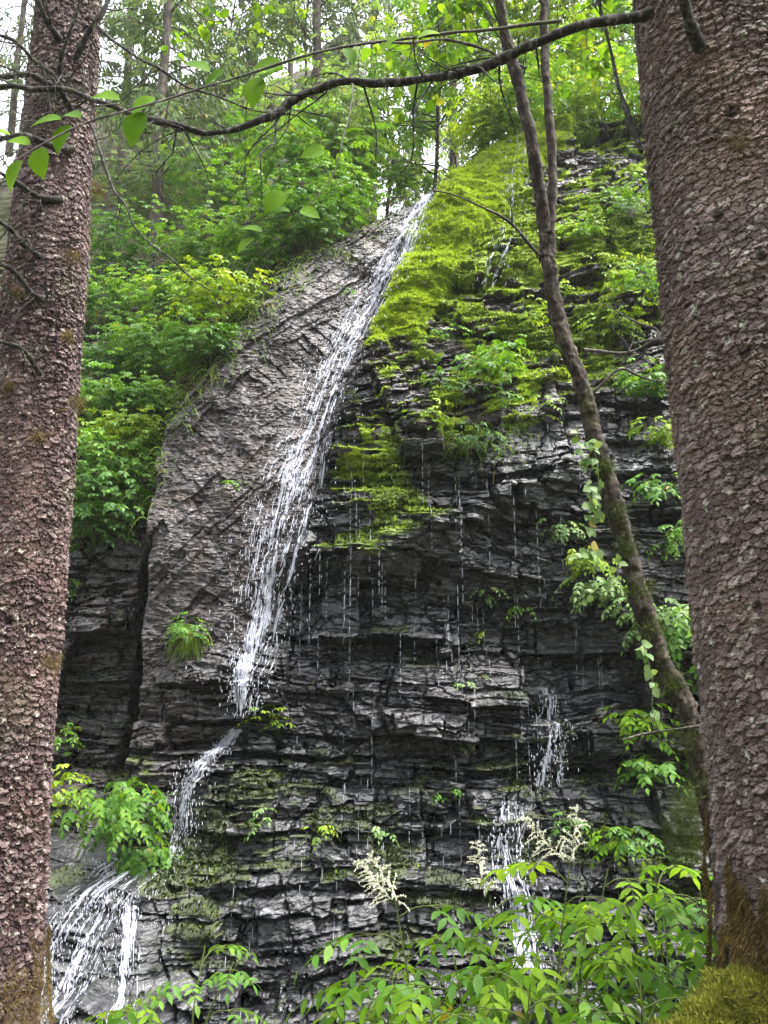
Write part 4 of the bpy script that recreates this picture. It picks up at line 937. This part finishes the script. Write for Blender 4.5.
gp = [(430, 1110, 3.3, 395, 900, 6, .085, 'tall leafy plant topped by the leftmost pair of cream plumes', 2), (400, 1090, 3.2, 392, 985, 5, .085, 'low leafy plant at the bottom centre, leftmost of the group', 0),
      (470, 1120, 3.1, 455, 960, 7, .09, 'leafy plant below the left cream plumes at bottom centre', 0), (505, 1110, 3.4, 490, 895, 6, .08, 'leafy plant with a small cream plume below the small fall', 1),
      (560, 1120, 3.2, 570, 862, 7, .09, 'tallest leafy plant with a large upright cream plume', 2), (600, 1120, 3.1, 585, 930, 7, .095, 'leafy plant in front of the tall plumed plant', 0),
      (640, 1110, 3.2, 625, 895, 6, .09, 'leafy plant with big arched leaves between tall plume and right trunk', 0), (670, 1110, 3.0, 665, 915, 6, .085, 'bright leafy plant left of the mossy foot of the right trunk', 0),
      (700, 1080, 3.2, 700, 890, 5, .08, 'leafy plant tucked against the right trunk', 0), (540, 1130, 2.9, 530, 985, 7, .09, 'low leafy plant at the bottom edge right of centre', 0),
      (440, 1130, 2.9, 430, 1010, 6, .09, 'low leafy plant at the bottom edge near the centre', 0), (620, 1140, 2.8, 640, 980, 7, .085, 'low leafy plant at the bottom edge before the mossy root', 0), (660, 1100, 3.35, 655, 872, 7, .085, 'upright leafy plant reaching up beside the trunk above the mossy foot', 0), (600, 1100, 3.5, 608, 868, 6, .08, 'leafy plant standing behind the tall plume on its right', 0), (395, 1130, 3.0, 400, 1035, 4, .08, 'lowest spreading plant at the bottom edge, left end of the group', 0)]
for i, (a, b, c, d, e, n, ll, lab, pl) in enumerate(gp): goat_plant(a, b, c, d, e, n, ll, lab, 900+i, pl, 'leafF' if i % 3 else 'leafA')
goat_plant(200, 1080, 3.6, 205, 945, 4, .06, 'slender young plant with few leaves at the bottom left of centre', 950, 0, 'leafA', None, .2)
goat_plant(150, 1075, 3.6, 150, 1000, 3, .07, 'low plant at the bottom edge beside the lower left cascade', 951, 0, 'leafF', None, .22)
goat_plant(195, 1080, 3.5, 240, 960, 3, .055, 'thin forked sprout leaning right at the bottom left of centre', 952, 0, 'leafA', None, .16)

# long grass hanging on the slab rim
def grass(name, spots, n, L, label, seed):
    r = np.random.default_rng(seed); mb = MB()
    for (px, py, w, hh) in spots:
        for _ in range(n):
            b = hit(px+r.normal(0, w), py+r.normal(0, hh)); l = L*r.uniform(.5, 1.3); a = r.uniform(0, 6.28)
            d = np.array([math.cos(a)*.5, -.45, .5]); ts = np.linspace(0, 1, 6)[:, None]
            P = b+d*l*ts-np.array([0, 0, 1.])*(l*1.1*ts**2); V, q = tubes(P, .0032*np.array([.8, 1, 1, .8, .5, .1]), 3); mb.add(V, q, np.full(len(V), r.random()))
    tag(mb.build(name, M['leafY']), label, kind='stuff')
grass('grass', [(215, 340, 14, 14), (240, 320, 12, 16), (260, 300, 12, 12), (200, 365, 10, 10), (180, 395, 10, 14), (150, 440, 10, 20), (290, 270, 12, 10), (330, 245, 14, 8), (370, 218, 12, 8), (135, 470, 10, 20), (120, 490, 12, 20), (470, 160, 14, 5), (430, 180, 12, 5), (560, 128, 25, 4), (480, 440, 20, 12), (190, 640, 6, 6)], 110, .24, 'long grass fringing the rim of the pale slab', 66)

# ------------------------------------------------------------ forest floor
gx = np.linspace(-60, 60, 161); gx = np.sign(gx)*(np.abs(gx)/60)**2*60; gy = np.concatenate([np.linspace(-60, -4, 30)[:-1], np.linspace(-4, 9, 80)[:-1], np.linspace(9, 120, 30)])
GX, GY = np.meshgrid(gx, gy)
GZ = .0-.35*sstep(2, 4.5, GY)-.9*sstep(4.2, 6.5, GY)+.12*fbm(GX*.8, GY*.8, 5, 4)-.0
GZ = GZ+.62*np.exp(-((GX-1.5)**2+(GY-2.9)**2)/.5)+.55*np.exp(-((GX+2.2)**2+(GY-5.1)**2)/.8)+.25*np.exp(-((GX-.8)**2+(GY-3.4)**2)/.8)
i = np.arange(GX.size).reshape(GX.shape); f = np.stack([i[:-1, :-1], i[:-1, 1:], i[1:, 1:], i[1:, :-1]], -1).reshape(-1, 4)
tag(mesh('ground', np.stack([GX, GY, GZ], -1), f, M['soil']), 'dark forest floor', kind='structure')

# unseen rest of the wood, added to keep low skylight off the rock
r = np.random.default_rng(321); mb = MB(); tb = MB()
for i in range(46):
    a = math.radians(r.uniform(112, 428)) if i % 4 else math.radians(r.uniform(180, 360)); d = r.uniform(10, 28)
    if math.sin(a) > .35 and abs(math.cos(a)) < .9: continue
    x, y = d*math.cos(a), d*math.sin(a)-1.5; hh = r.uniform(13, 19)
    if y > 3: continue
    V, q = tubes(np.array([[x, y, -.3], [x, y, hh*.5], [x, y, hh]]), np.array([.22, .15, .03]), 7); mb.add(V, q)
    n = 260; t = r.random(n); z = 3+t*(hh-3); aa = r.uniform(0, 6.28, n); rad_ = r.random(n)**.5*3.0*(1-t)**.7
    P = np.stack([x+rad_*np.cos(aa), y+rad_*np.sin(aa), z], -1); Dv = np.stack([np.cos(aa), np.sin(aa), np.full(n, -.5)], -1)
    leaves(mb, P, Dv, r.normal(0, .5, (n, 3))+[0, 0, 1], r.uniform(.5, 1.1, n), NEEDLE, .5)
tag(mb.build('unseen_woodland', M['needleG']), 'unseen dark conifer wood surrounding the viewpoint, added to shade the cliff', kind='stuff')

t = NT('haze_air'); vol = t.n('ShaderNodeVolumePrincipled', {'Color': (.93, .96, .97, 1), 'Density': .0008, 'Anisotropy': .2}); t.t.links.new(vol.outputs[0], t.out.inputs['Volume'])
hv = np.array([(x, y, z) for z in (-4, 48) for x, y in ((-75, -75), (75, -75), (75, 130), (-75, 130))], float)
tag(mesh('haze', hv, [np.array([(3, 2, 1, 0), (4, 5, 6, 7), (0, 1, 5, 4), (1, 2, 6, 5), (2, 3, 7, 6), (3, 0, 4, 7)])], t.m, smooth=False), 'thin damp haze in the wood', kind='stuff')

# ------------------------------------------------------------ light, sky, camera
w = bpy.data.worlds.new('World'); bpy.context.scene.world = w; w.use_nodes = True; nt = w.node_tree
sky = nt.nodes.new('ShaderNodeTexSky'); sky.sky_type = 'NISHITA'; sky.sun_disc = False
SE, SA = math.radians(68), math.radians(100)      # azimuth clockwise from +Y
sky.sun_elevation = SE; sky.sun_rotation = SA; sky.dust_density = 4; sky.air_density = 1.2; sky.ozone_density = .6
hsv = nt.nodes.new('ShaderNodeHueSaturation'); hsv.inputs['Saturation'].default_value = .25
bg = nt.nodes['Background']; bg.inputs[1].default_value = .14
nt.links.new(sky.outputs[0], hsv.inputs['Color']); nt.links.new(hsv.outputs[0], bg.inputs[0])
sl = bpy.data.lights.new('sun', 'SUN'); sl.energy = 1.5; sl.angle = math.radians(30); sl.color = (1, .97, .92)
so = bpy.data.objects.new('sun', sl); C.objects.link(so)
from mathutils import Vector
sd = Vector((math.sin(SA)*math.cos(SE), math.cos(SA)*math.cos(SE), math.sin(SE)))
so.rotation_euler = sd.to_track_quat('Z', 'Y').to_euler(); so.location = (0, 0, 20)
cd = bpy.data.cameras.new('camera'); co = bpy.data.objects.new('camera', cd); C.objects.link(co)
cd.sensor_fit = 'VERTICAL'; cd.sensor_height = 24; cd.lens = 24*F/H; cd.clip_end = 500; cd.clip_start = .05
co.location = CAM; co.rotation_euler = (math.radians(90)+PITCH, 0, 0)
s = bpy.context.scene; s.camera = co
s.view_settings.view_transform = 'Standard'; s.view_settings.look = 'None'; s.view_settings.exposure = 2.6; s.view_settings.gamma = 1
s.cycles.max_bounces = 6; s.cycles.diffuse_bounces = 3; s.cycles.transparent_max_bounces = 12
s.cycles.use_denoising = True
